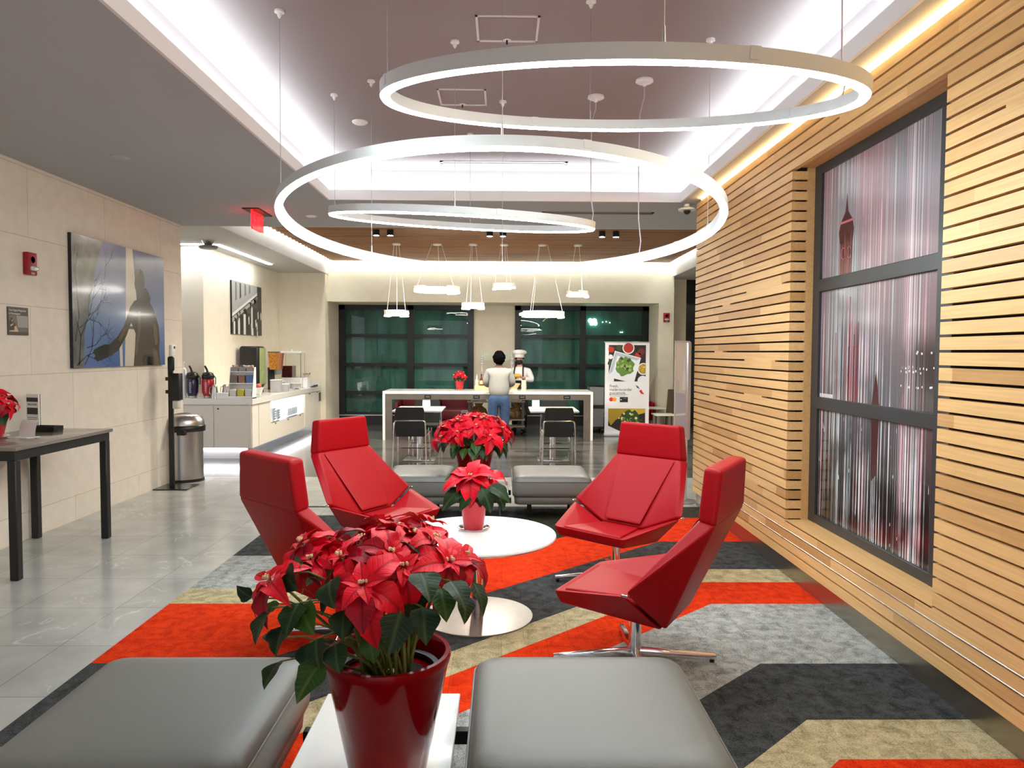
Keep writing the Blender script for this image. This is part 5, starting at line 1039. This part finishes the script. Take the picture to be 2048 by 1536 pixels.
# things on the counter
T = thing('condiment_tray', 'light wood riser tray holding sauce bottles on the serving counter', 'tray', (-.36,13.75,.8855)); b = MB(); b.box((-.16,-.1,0),(.16,.1,.085), .004, 1); b.build('riser', mat('maple', (226,184,138), .5, noise=.08, nscale=4, stretch=(2,20,20)), T)
for i, (x, c, hh, l) in enumerate(((-.08,(226,222,212),.15,'white sauce bottle, leftmost on the wooden riser'),(-.01,(110,46,30),.19,'brown hot sauce bottle in the middle of wooden riser'),(.08,(206,140,40),.17,'amber sauce bottle at the right on wooden riser'),(.035,(150,66,36),.18,'reddish sauce bottle behind the amber one on riser'))):
    T = thing('sauce_bottle', l, 'bottle', (-.38+x*1.25,13.72+(.06 if i == 3 else 0),.971), 0, 'sauce bottles on the wooden riser'); b = MB(); b.lathe([(0,0),(.03,0),(.032,.01),(.032,hh*.6),(.012,hh*.8),(.011,hh)], n=16); b.build('bottle', mat('sauce_%d' % i, c, .15, coat=.4), T)
    b = MB(); b.cyl((0,0,hh),(0,0,hh+.025),.014,n=10); b.cyl((0,0,hh+.025),(.004,0,hh+.07),.004,n=6); b.build('cap', black if i else white, T); b = MB(); b.lathe([(.0325,hh*.15),(.0325,hh*.5)], n=16); b.build('label', mat('bottle_label_%d' % i, (214,190,150), .6), T)
T = thing('sneeze_guard', 'small clear sneeze guard on two posts on the serving counter', 'sneeze guard', (.0,13.95,.8855))
for x in (-.39, .175):
    b = MB(); b.cyl((x,0,0),(x,0,.72),.012,n=12); b.lathe([(0,0),(.04,0),(.04,.008),(0,.01)], (x,0,0), 16); b.build('post', mat('satin_post', (206,204,196), .3, .5), T)
    for z in (.59, .5): b = MB(); b.box((x-.035,-.03,z-.02),(x+.035,.02,z+.02), .006, 1); b.build('clamp', steeld, T)
b = MB(); b.box((-.36,-.022,.555),(.145,-.014,.71)); b.build('glass_panel', mat('guard_glass', (230,244,238), .03, trans=.92, ior=1.1), T)
T = thing('mortar', 'pale round stone bowl on counter in front of chef', 'bowl', (.22,13.8,.8855)); b = MB(); b.lathe([(0,0),(.07,0),(.06,.03),(.12,.12),(.11,.125),(.05,.05),(0,.05)], n=24); b.build('bowl', mat('stone_bowl', (222,200,160), .7), T)
T = thing('paper_cup_tower', 'pale cylinder stack beside chef on the serving counter', 'cups', (.4,13.75,.8855)); b = MB(); b.lathe([(0,0),(.05,0),(.042,.06),(.05,.065),(.042,.15),(.05,.19),(0,.19)], n=20); b.build('cups', mat('pale_cups', (228,206,176), .6), T)
# dining tables
def dtable(label, x, y):
    T = thing('dining_table', label, 'table', (x,y,0), 0, 'white cafe tables with black chairs'); b = MB(); b.box((-.35,-.43,.735),(.35,.43,.762), .006, 2); b.build('tabletop', whitegloss, T)
    b = MB(); b.cyl((0,0,.02),(0,0,.735),.045,n=24); b.build('column', chrome, T); b = MB(); b.box((-.23,-.21,0),(.23,.21,.02), .005, 2); b.build('base', steeld, T); b = MB(); b.box((-.22,-.28,.71),(.22,.28,.735)); b.build('top_plate', blackm, T)
dtable('white cafe table with steel pedestal, left of the standing customer', -1.22, 10.85); dtable('white cafe table with steel pedestal, right of the standing customer', .75, 10.85)
def card(label, x, y):
    T = thing('menu_card', label, 'card', (x,y,.7625), -.1, 'menu cards on cafe tables'); b = MB(); b.prism([(-.035,0),(.035,0),(.004,.12),(-.004,.12)], 'x', -.055, .055); b.build('card', paper, T); b = MB()
    for i in range(4): b.poly([(-.04,-.0352+.0078*(i+1),.02+i*.024),(.035,-.0352+.0078*(i+1),.02+i*.024),(.035,-.0352+.0078*(i+1)+.002,.028+i*.024),(-.04,-.0352+.0078*(i+1)+.002,.028+i*.024)])
    b.build('print', mat('card_grey', (170,170,172), .6), T)
card('white folded menu card on the left cafe table', -1.13, 10.9); card('white folded menu card on the right cafe table', .5, 10.95)
def black_chair():
    T = thing('cafe_chair', 'x', 'chair', (0,0,0)); W_ = .232; fr = mat('chrome_tube', (215,215,215), .15, 1)
    b = MB(); b.box((-.205,-.2,.435),(.205,.235,.475), .016, 3); b.build('seat', blk_l, T)
    b = MB(); N = 10; pts = []
    def bp(z): return -.235-.06*((z-.42)/.42)
    q = []
    for z in (.42,.5,.6,.7,.78,.815,.83):
        s_ = 1 if z < .8 else (.96 if z < .82 else .9)
        q.append([(-.2*s_,bp(z)-.02,z),(.2*s_,bp(z)-.02,z),(.2*s_,bp(z)+.02,z),(-.2*s_,bp(z)+.02,z)])
    R4 = [[b.bm.verts.new(p) for p in r] for r in q]
    for A_, B_ in zip(R4, R4[1:]):
        for j in range(4): b.face([A_[j], A_[(j+1) % 4], B_[(j+1) % 4], B_[j]])
    b.face(R4[0][::-1]); b.face(R4[-1]); bmesh.ops.bevel(b.bm, geom=[e for e in b.bm.edges if abs((e.verts[0].co-e.verts[1].co).z) > .01], offset=.012, segments=2, affect='EDGES'); b.build('backrest', blk_l, T, 50)
    b = MB(); b.tube([(-W_,-.30,0),(-W_+.012,-.285,.5),(-W_+.018,-.283,.61),(-W_+.03,-.284,.635),(-W_+.055,-.286,.645),(W_-.055,-.286,.645),(W_-.03,-.284,.635),(W_-.018,-.283,.61),(W_-.012,-.285,.5),(W_,-.30,0)], .0115, 8); b.build('back_frame', fr, T)
    for s_ in (-1, 1):
        b = MB(); b.tube([(s_*W_,.2,0),(s_*(W_-.008),.21,.4),(s_*(W_-.01),.23,.44),(s_*(W_-.01),-.28,.425)], .0115, 8); b.build('front_leg', fr, T)
        b = MB(); b.tube([(s_*(W_+.0),.2,.12),(s_*(W_-.004),-.295,.28)], .006, 6); b.ball((s_*(W_-.004),-.02,.2),.012,8,6); b.build('side_brace', fr, T)
    b = MB(); b.tube([(-W_+.005,.2,.2),(W_-.005,.2,.2)], .008, 6); b.build('stretcher', fr, T)
    return T
c0_ = black_chair(); g_ = 'black vinyl chairs at the cafe tables'
c0_.location = (-1.28,10.42,0); c0_['label'] = 'black chair with chrome frame seen from behind at the left cafe table'; c0_['group'] = g_
dup(c0_, (.79,10.42,0), 0, 'black chair with chrome frame seen from behind at the right cafe table', g_)
dup(c0_, (-1.2,11.45,0), PI, 'black chair on the far side of the left cafe table', g_)
dup(c0_, (.84,11.45,0), PI, 'black chair on the far side of the right cafe table', g_)
# maroon seats by the window
def boxchair(label, x, y, rz, m, group='boxy leather chairs by the windows'):
    T = thing('club_chair', label, 'armchair', (x,y,0), rz, group); b = MB(); b.box((-.3,-.28,.2),(.3,.3,.42), .03, 3); b.build('seat', m, T); b = MB(); b.box((-.3,.26,.2),(.3,.38,.8), .03, 3); b.build('backrest', m, T)
    for s_ in (-1, 1):
        b = MB(); b.box((s_*.3,-.28,.2),(s_*.38,.38,.58), .025, 3); b.build('armrest', m, T)
        for yy in (-.24, .32): b = MB(); b.cyl((s_*.32,yy,0),(s_*.32,yy,.21),.018,n=10); b.build('leg', chrome, T)
maroon = mat('maroon_leather', (92,12,26), .4)
boxchair('dark maroon club chair behind counter under the left window, leftmost', -1.82, 15.2, 0, maroon); boxchair('dark maroon club chair behind counter, next to small white table', -1.0, 15.25, 0, maroon); boxchair('red club chair mostly hidden behind the guacamole banner', 2.77, 15.35, 0, red_l)
T = thing('side_table', 'small white side table behind the counter beside maroon chairs', 'side table', (-.62,14.75,0), 0, 'small white side tables'); b = MB(); b.box((-.2,-.2,.385),(.2,.2,.41), .004, 1); b.build('tabletop', whitegloss, T); b = MB(); b.cyl((0,0,.02),(0,0,.385),.025,n=14); b.build('column', chrome, T); b = MB(); b.lathe([(0,0),(.15,0),(.15,.014),(0,.02)], n=24); b.build('base', steeld, T)
for l, x, y, z, wd in (('taller nesting table with pale top, right of the guacamole banner',2.98,14.72,.5,.27),('lower nesting table with pale top, in front of its taller twin',3.12,14.1,.42,.2)):
    T = thing('nesting_table', l, 'side table', (x,y,0), 0, 'pale nesting tables'); b = MB(); b.box((-wd,-.22,z-.025),(wd,.22,z), .004, 1); b.build('tabletop', mat('pale_top', (226,220,206), .3), T)
    for sx in (-1, 1):
        for sy in (-1, 1): b = MB(); b.box((sx*(wd-.05)-.025,sy*.18-.015,0),(sx*(wd-.05)+.025,sy*.18+.015,z-.025)); b.build('leg', steeld, T)
T = thing('trolley', 'dark grey upright trolley on wheels half behind the banner', 'trolley', (1.88,14.75,0)); b = MB(); b.box((-.14,-.25,.12),(.14,.25,.5), .01, 1); b.box((-.14,-.25,.55),(.14,.25,.92), .01, 1); b.build('bins', mat('trolley_grey', (122,124,126), .4), T)
b = MB(); b.box((-.16,-.27,.5),(.16,.27,.55)); b.box((-.15,-.26,.1),(.15,.26,.125)); b.hull([(-.2,-.28,.98),(.15,-.28,.93),(.15,.28,.93),(-.2,.28,.98),(-.2,-.28,1.0),(.15,-.28,.95),(.15,.28,.95),(-.2,.28,1.0)], [(0,3,2,1),(4,5,6,7),(0,1,5,4),(1,2,6,5),(2,3,7,6),(3,0,4,7)]); b.build('frame', blackm, T)
for s_ in (-1, 1):
    for sy in (-1, 1): b = MB(); b.lathe([(0,-.015),(.05,-.015),(.05,.015),(0,.015)], n=16); o = b.build('wheel', black, T, loc=(s_*.11,sy*.2,.05)); o.rotation_euler = (0,PI/2,0)
b = MB(); b.hull([(-.1,-.03,0),(.1,-.03,0),(.1,.03,0),(-.1,.03,0),(-.01,.12,.86),(.1,.12,.86),(.1,.17,.86),(-.01,.17,.86)], [(0,3,2,1),(4,5,6,7),(0,1,5,4),(1,2,6,5),(2,3,7,6),(3,0,4,7)], .004, 1); tag(b.build('leaning_board', mat('brown_board', (92,76,58), .6), loc=(3.38,14.7,0)), 'dark brown board leaning on the far wall under fire alarm', 'board')
# ---------------------------------------------------------------- guacamole banner
T = thing('banner_stand', 'white roll-up banner advertising guacamole with food photographs', 'banner', (2.385,14.0,0)); w, H_ = .425, 1.81
b = MB(); b.box((-w,-.004,.05),(w,.004,H_-.01)); pn = b.build('banner', mat('banner_white', (232,232,234), .5), T)
b = MB(); b.box((-w-.02,-.015,H_-.02),(w+.02,.015,H_), .003, 1); b.build('top_bar', mat('satin_bar', (205,205,206), .3, .7), T); b = MB(); b.box((-w-.02,-.08,0),(w+.02,.08,.05), .01, 2); b.build('base', mat('satin_base', (196,196,198), .35, .6), T)
b = MB(); b.cyl((.2,.02,.05),(.2,.02,H_-.01),.01,n=8); b.build('pole', alu, T)
def fz(v): return H_-v*H_
b = MB(); lf = [.0045]
def bf(pts, mi): b.mi = mi; b.poly([(x, -lf[0], z) for x, z in pts])
def disk(cx, cz, rx, rz_, mi, n=28):
    b.mi = mi; b.poly([(cx+rx*math.cos(2*PI*i/n), -lf[0], cz+rz_*math.sin(2*PI*i/n)) for i in range(n)])
def blob(cx, cz, r, mi, sd, n=26):
    rr = R_(sd); b.mi = mi; b.poly([(cx+r*rr.uniform(.82,1.08)*math.cos(2*PI*i/n), -lf[0], cz+r*rr.uniform(.82,1.08)*math.sin(2*PI*i/n)) for i in range(n)])
def clipd(cx, cz, r, x1, z0, mi, n=30): b.mi = mi; b.poly([(min(x1, cx+r*math.cos(2*PI*i/n)), -lf[0], max(z0, cz+r*math.sin(2*PI*i/n))) for i in range(n)])
x0, x1 = -.355, .355; zt_, zb = 1.745, 1.05
bf([(x0,zb),(x1,zb),(x1,zt_),(x0,zt_)], 0)
lf[0] = .005; blob(-.31,1.66,.06,6,1); blob(-.32,1.52,.045,1,2); blob(-.15,1.69,.06,5,4); blob(.2,1.55,.06,6,5); blob(.27,1.62,.07,8,6); blob(-.33,1.4,.05,5,8)
lf[0] = .0053; clipd(.02,1.69,.115,x1,zb,1); clipd(.31,1.29,.115,x1,zb,1); clipd(.3,1.06,.1,x1,zb,1); clipd(-.31,1.08,.06,x1,zb,1)
b.bm.faces.ensure_lookup_table()
lf[0] = .0056; clipd(.02,1.69,.095,x1,zb,6); clipd(.31,1.29,.095,x1,zb,9)
lf[0] = .006; bf([(-.24,1.635),(.262,1.5),(.14,1.05),(-.02,1.05),(-.355,1.13),(-.355,1.2)], 1)
lf[0] = .0063; bf([(-.23,1.615),(-.19,1.54),(-.28,1.24),(-.35,1.18)], 2); bf([(-.23,1.615),(.24,1.49),(.18,1.45),(-.19,1.54)], 2)
lf[0] = .0067; blob(-.05,1.34,.19,3,11)
rr = R_(2)
lf[0] = .007
for i in range(46): a = rr.uniform(0,6.28); r = rr.uniform(0,.165); blob(-.05+r*math.cos(a), 1.34+r*math.sin(a), rr.uniform(.018,.034), rr.choice((3,4,4,5)), i, 8); lf[0] += .00004
lf[0] = .0068
for i in range(20): a = rr.uniform(0,6.28); r = rr.uniform(0,.08); blob(min(.33,.3+r*math.cos(a)), 1.29+r*math.sin(a), .02, rr.choice((9,10,11)), i, 7); lf[0] += .00004
# lower photograph
lf[0] = .0045; zt2, zb2 = .53, .07; bf([(x0,zb2),(x1,zb2),(x1,zt2),(x0,zt2)], 0); lf[0] = .005
bf([(x0,zt2),(.1,zt2),(-.05,.42),(-.22,.3),(-.3,.2),(x0,.3)], 9); bf([(-.05,.42),(.1,zt2),(x1,zt2),(x1,.45),(.1,.38)], 10); bf([(x0,.2),(-.1,.08),(.1,.07),(x0,.07)], 1)
lf[0] = .0053; blob(.08,.3,.2,5,30); lf[0] = .0057
for i in range(46): a = rr.uniform(0,6.28); r = rr.uniform(0,.19); blob(max(x0+.03,.07+1.2*r*math.cos(a)), .32+r*.8*math.sin(a), rr.uniform(.014,.03), rr.choice((3,4,5,5,1,11)), i+60, 8); lf[0] += .00004
cb_ = [mat('bn_%d' % i, c, .5) for i, c in enumerate(((44,34,30),(226,230,236),(176,188,200),(96,132,58),(150,176,92),(44,74,38),(176,48,38),(60,50,46),(110,46,36),(170,140,40),(200,164,60),(226,208,140)))]
b.build('food_photo', cb_, pn, smooth=None)
for i, s_ in enumerate(('Fresh,', 'made-to-order', 'guacamole.')): text('lettering', s_, .078, ink, pn, (-.335,-.005,.935-i*.066), (PI/2,0,0), .0004, 'LEFT', .92)
b = MB(); lf[0] = .005
for i in range(2): bf([(-.335,.79-i*.026),(.02-.05*i,.79-i*.026),(.02-.05*i,.797-i*.026),(-.335,.797-i*.026)], 0)
b.build('small_print', mat('banner_grey', (150,150,152), .5), pn)
b = MB(); lf[0] = .005
bf([(.16,.985),(.215,.955),(.245,.905),(.195,.93)], 0); bf([(.22,.9),(.25,.91),(.245,.895)], 2); bf([(.235,.87),(.275,.895),(.3,.85),(.335,.805),(.27,.815)], 1); b.build('flight_symbol', [mat('logo_blue', (32,70,120), .5), mat('logo_red', (196,30,46), .5), mat('logo_grey', (180,190,200), .5)], pn)
b = MB(); lf[0] = .005; disk(-.3,.705,.04,.04,0); lf[0] = .0053; disk(-.24,.705,.04,.04,1); lf[0] = .0056; b.mi = 2; n = 12; th_ = math.acos(.03/.04)
b.poly([(-.3+.04*math.cos(-th_+2*th_*i/n), -.0056, .705+.04*math.sin(-th_+2*th_*i/n)) for i in range(n)]+[(-.24+.04*math.cos(PI-th_+2*th_*i/n), -.0056, .705+.04*math.sin(PI-th_+2*th_*i/n)) for i in range(n)]); b.build('circles_logo', [mat('lg_red', (214,32,34), .5), mat('lg_yel', (240,156,30), .5), mat('lg_or', (236,98,30), .5)], pn)
b = MB(); lf[0] = .005; bf([(-.135,.65),(.02,.65),(.02,.75),(-.135,.75)], 0); lf[0] = .0054; bf([(-.12,.69),(-.1,.69),(-.1,.71),(-.12,.71)], 1); bf([(-.07,.715),(.0,.715),(.0,.73),(-.07,.73)], 2); b.build('payment_card', [mat('card_black', (34,34,36), .5), paper, mat('card_line', (110,110,110), .5)], pn)
# sign stand at the end of the oak wall
T = thing('sign_stand', 'floor sign stand with silver curved edge at the end of oak slat wall', 'sign stand', (1.93,7.82,0), .5)
b = MB(); b.lathe([(0,0),(.16,0),(.16,.01),(.02,.02),(0,.02)], n=32); b.build('base', steeld, T); b = MB(); b.box((.03,-.02,.015),(.065,.02,.69), .006, 2); b.build('post', alu, T)
b = MB(); b.box((.04,-.03,.66),(.105,.03,1.73), .028, 4); b.build('side_profile', mat('silver_profile', (206,204,206), .3, .6), T)
b = MB(); b.box((-.115,-.006,.66),(-.1,.006,1.73), .003, 1); b.box((-.1,-.008,1.715),(.045,.008,1.73)); b.box((-.1,-.008,.66),(.045,.008,.672)); b.build('frame', alu, T)
b = MB(); b.box((-.1,-.003,.672),(.045,.003,1.715)); p = b.build('poster_panel', mat('pale_poster', (226,224,216), .15, coat=.4), T)
b = MB(); lf[0] = .0035; bf([(-.098,.674),(.043,.674),(.043,1.16),(-.098,1.18)], 0); lf[0] = .004; bf([(-.098,.93),(.043,.93),(.043,.955),(-.098,.95)], 1); bf([(-.01,1.2),(.04,1.2),(.04,1.32),(.025,1.45),(.025,1.56),(.012,1.56),(.012,1.45),(-.005,1.32)], 1); bf([(-.09,1.19),(-.05,1.19),(-.045,1.31),(-.095,1.31)], 2)
b.build('poster_print', [mat('poster_lilac', (188,190,204), .3), paper, mat('poster_pale_grey', (206,206,204), .3)], p)
# ---------------------------------------------------------------- people
def skin(name, joints, edges, m, parent, root=0, sub=2):
    me = bpy.data.meshes.new(name+'_skeleton'); me.from_pydata([j[0] for j in joints], edges, []); o = bpy.data.objects.new(name+'_tmp', me); COL.objects.link(o)
    md = o.modifiers.new('s', 'SKIN'); md.use_smooth_shade = True; md.branch_smoothing = .3; sd = o.modifiers.new('d', 'SUBSURF'); sd.levels = sub; sd.render_levels = sub
    for i, v in enumerate(me.skin_vertices[0].data):
        r = joints[i][1]; v.radius = r if isinstance(r, tuple) else (r, r); v.use_root = (i == root)
    dg = bpy.context.evaluated_depsgraph_get(); dg.update(); nm = bpy.data.meshes.new_from_object(o.evaluated_get(dg)); nm.name = name
    bpy.data.objects.remove(o); nm.materials.clear(); nm.materials.append(m); nm.shade_smooth()
    q = bpy.data.objects.new(name, nm); COL.objects.link(q); q.parent = parent; return q
dskin = mat('brown_skin', (88,54,38), .5); lskin = mat('light_skin', (212,160,130), .5); denim = mat('blue_denim', (48,72,106), .8, noise=.22, nscale=30); knit = mat('pale_grey_knit', (150,150,146), .9, noise=.05, nscale=40, bump=.15, bscale=90); hair_m = mat('black_hair', (8,7,7), .95, spec=.05, bump=.9, bscale=60); cloth = mat('white_cloth', (238,238,238), .8); strap = mat('apron_black', (22,20,30), .7)
def hand(parent, wrist, dirv, m, side, curl=.5):
    w_ = Vector(wrist); d = Vector(dirv).normalized(); s_ = d.cross(Vector((0,0,1))).normalized()*side; up = Vector((0,0,1)); J = [(w_, .022), (w_+d*.045, (.034,.016)), (w_+d*.085, (.036,.014))]; E_ = [(0,1),(1,2)]
    for k, L in enumerate((.062,.07,.066,.052)):
        o = w_+d*.085+s_*(-.03+.02*k); i = len(J); J += [(o, .0095), (o+d*L*.5-up*L*.22*curl, .009), (o+d*L*.75-up*L*.75*curl, .0075)]; E_ += [(2,i),(i,i+1),(i+1,i+2)]
    o = w_+d*.03-s_*.03; i = len(J); J += [(o, .011), (o+d*.03-s_*.02-up*.01, .0095), (o+d*.055-s_*.022-up*.02, .008)]; E_ += [(1,i),(i,i+1),(i+1,i+2)]
    return skin('hand', J, E_, m, parent, 0, 1)
V = Vector
def person(T, h, sk, arms, female=True):
    """one continuous body; arms: list of (elbow, wrist) per side"""
    k = h/1.62; J = [(V((0,0,.9))*k, (.15,.11)), (V((0,.0,1.05))*k, (.13,.095)), (V((0,0,1.2))*k, (.145,.10)), (V((0,.0,1.33))*k, (.14,.085)), (V((0,.0,1.40))*k, (.055,.05)), (V((0,.01,1.45))*k, (.05,.05)), (V((0,.012,1.5))*k, (.066,.08)), (V((0,.012,1.56))*k, (.068,.084)), (V((0,.008,1.605))*k, (.04,.05))]
    E_ = [(0,1),(1,2),(2,3),(3,4),(4,5),(5,6),(6,7),(7,8)]
    for s_, (el, wr) in zip((-1, 1), arms):
        i = len(J); J += [(V((s_*.165,0,1.325))*k, .056), (V(el), .045), (V(wr), .028)]; E_ += [(3,i),(i,i+1),(i+1,i+2)]
        i = len(J); J += [(V((s_*.095,0,.82))*k, .1), (V((s_*.1,.005,.47))*k, .062), (V((s_*.1,-.01,.1))*k, .04), (V((s_*.105,-.01,.045))*k, .042), (V((s_*.11,.13,.03))*k, (.036,.022))]; E_ += [(0,i),(i,i+1),(i+1,i+2),(i+2,i+3),(i+3,i+4)]
    return skin('body', J, E_, sk, T), k
# customer seen from behind
T = thing('person', 'person in pale grey sweater and blue jeans standing at counter, seen from behind', 'person', (-.06,12.86,0))
arms = (((-.24,.02,1.05),(-.17,.25,1.0)), ((.24,.02,1.05),(.17,.25,1.0)))
_, k = person(T, 1.56, dskin, arms)
J = [(V((0,0,.775)), (.2,.15)), (V((0,0,1.0)), (.2,.14)), (V((0,0,1.14)), (.2,.13)), (V((0,0,1.27)), (.175,.105)), (V((0,0,1.335)), (.075,.065)), (V((-.185,.0,1.26)), .075), (V((-.24,.02,1.05)), .068), (V((-.185,.22,1.0)), .042), (V((.185,.0,1.26)), .075), (V((.24,.02,1.05)), .068), (V((.185,.22,1.0)), .042)]
skin('sweater', J, [(0,1),(1,2),(2,3),(3,4),(3,5),(5,6),(6,7),(3,8),(8,9),(9,10)], knit, T)
J = [(V((0,0,.92)), (.175,.125)), (V((0,0,.8)), (.195,.14)), (V((-.105,0,.7)), .122), (V((-.105,.005,.45)), .086), (V((-.1,-.005,.06)), .058), (V((.105,0,.7)), .122), (V((.105,.005,.45)), .086), (V((.1,-.005,.06)), .06)]
skin('jeans', J, [(0,1),(1,2),(2,3),(3,4),(1,5),(5,6),(6,7)], denim, T)
b = MB(); b.ball((0,-.005,1.5), .108, 28, 20, sy=1.08, sz=1.12)
for v in list(b.bm.verts):
    rr = R_(int((v.co.x*7+v.co.y*13+v.co.z*29)*1e4)); v.co += (v.co-V((0,-.005,1.5))).normalized()*rr.uniform(-.008,.011)
b.bm.faces.ensure_lookup_table(); bmesh.ops.delete(b.bm, geom=[v for v in b.bm.verts if v.co.y > .055 and v.co.z < 1.52], context='VERTS'); b.build('hair', hair_m, T)
for s_ in (-1, 1):
    b = MB(); b.ball((s_*.092,.02,1.485), .022, 10, 8, sx=.4, sz=1.4); b.build('ear', dskin, T)
    hand(T, (s_*.17,.25,1.0), (-s_*.3,1,-.6), dskin, s_, .3)
    b = MB(); b.box((s_*.105-.045,-.075,0),(s_*.105+.045,.19,.07), .025, 3); b.build('shoe', mat('white_sneaker', (210,208,204), .6), T)
b = MB(); b.ball((0,.1,1.47),.016,8,6,sz=1.2); b.build('nose', dskin, T)
# chef facing the camera (local +y is the facing direction)
T = thing('person', 'chef in white jacket, white hat and black face mask behind the counter', 'person', (.345,14.78,0), PI-.2); T.scale = (.975,.975,.975)
arms = (((-.26,.05,1.05),(-.1,.27,1.13)), ((.26,.05,1.05),(.1,.27,1.13)))
person(T, 1.56, lskin, arms)
J = [(V((0,0,.8)), (.17,.13)), (V((0,0,.95)), (.165,.125)), (V((0,0,1.12)), (.175,.125)), (V((0,0,1.27)), (.16,.1)), (V((0,.0,1.345)), (.075,.065)), (V((-.185,.0,1.26)), .078), (V((-.27,.05,1.05)), .07), (V((-.13,.22,1.11)), .05), (V((.185,.0,1.26)), .078), (V((.27,.05,1.05)), .07), (V((.13,.22,1.11)), .05)]
skin('jacket', J, [(0,1),(1,2),(2,3),(3,4),(3,5),(5,6),(6,7),(3,8),(8,9),(9,10)], cloth, T)
J = [(V((0,0,.88)), (.15,.11)), (V((-.095,0,.7)), .1), (V((-.1,0,.45)), .075), (V((-.1,0,.06)), .06), (V((.095,0,.7)), .1), (V((.1,0,.45)), .075), (V((.1,0,.06)), .06)]
skin('trousers', J, [(0,1),(1,2),(2,3),(0,4),(4,5),(5,6)], mat('black_trousers', (26,26,28), .8), T)
for s_ in (-1, 1): b = MB(); b.tube([(s_*.085,.02,1.365),(s_*.088,.1,1.31),(s_*.095,.135,1.2),(s_*.1,.15,1.05)], .015, 6); b.build('apron_strap', strap, T)
b = MB(); b.box((-.13,.13,.55),(.13,.15,1.06), .006, 2); b.build('apron', strap, T)
b = MB(); b.lathe([(.1,0),(.102,.085)], (0,.015,1.53), 28, 1, 1.08); b.lathe([(.102,.085),(.135,.1),(.145,.13),(.12,.165),(.06,.18),(0,.182)], (0,.015,1.51), 28, 1, 1.05)
for i, v in enumerate(b.bm.verts):
    if v.co.z > 1.6: a = math.atan2(v.co.y, v.co.x); v.co += V((v.co.x, v.co.y, 0))*.05*math.sin(a*11)
b.build('chef_hat', cloth, T, 85)
b = MB(); b.ball((0,.05,1.437), .072, 20, 12, sy=.95, sz=.78); b.build('face_mask', strap, T)
for s_ in (-1, 1):
    b = MB(); b.ball((s_*.031,.094,1.495), .011, 10, 8, sz=.7); e = b.build('eye', mat('eye_white', (230,228,224), .3), T); b = MB(); b.ball((s_*.031,.1035,1.494), .005, 8, 6); b.build('iris', black, e)
    b = MB(); b.box((s_*.031-.018,.092,1.512),(s_*.031+.018,.1,1.518), .002, 1); b.build('eyebrow', hair_m, T)
    b = MB(); b.ball((s_*.083,.015,1.475), .02, 10, 8, sx=.4, sz=1.4); b.build('ear', lskin, T); b = MB(); b.ball((s_*.075,-.035,1.5), .03, 10, 8, sx=.5, sz=1.2); b.build('hair', hair_m, T)
    hand(T, (s_*.1,.27,1.13), (-s_*.55,.7,.05), lskin if s_ < 0 else mat('dark_glove', (70,44,34), .5), s_, .8)
    b = MB(); b.box((s_*.105-.045,-.075,0),(s_*.105+.045,.19,.075), .025, 3); b.build('shoe', black, T)
b = MB(); b.ball((0,.088,1.472),.013,8,6,sz=1.3); b.build('nose', lskin, T)
b = MB(); b.ball((0,0,0), .085, 20, 12, sz=.5, sy=.7); tag(b.build('food', mat('yellow_food', (232,176,70), .5), loc=(.29,14.455,1.135)), 'yellow rounded food item held in the chef\'s hands', 'food')
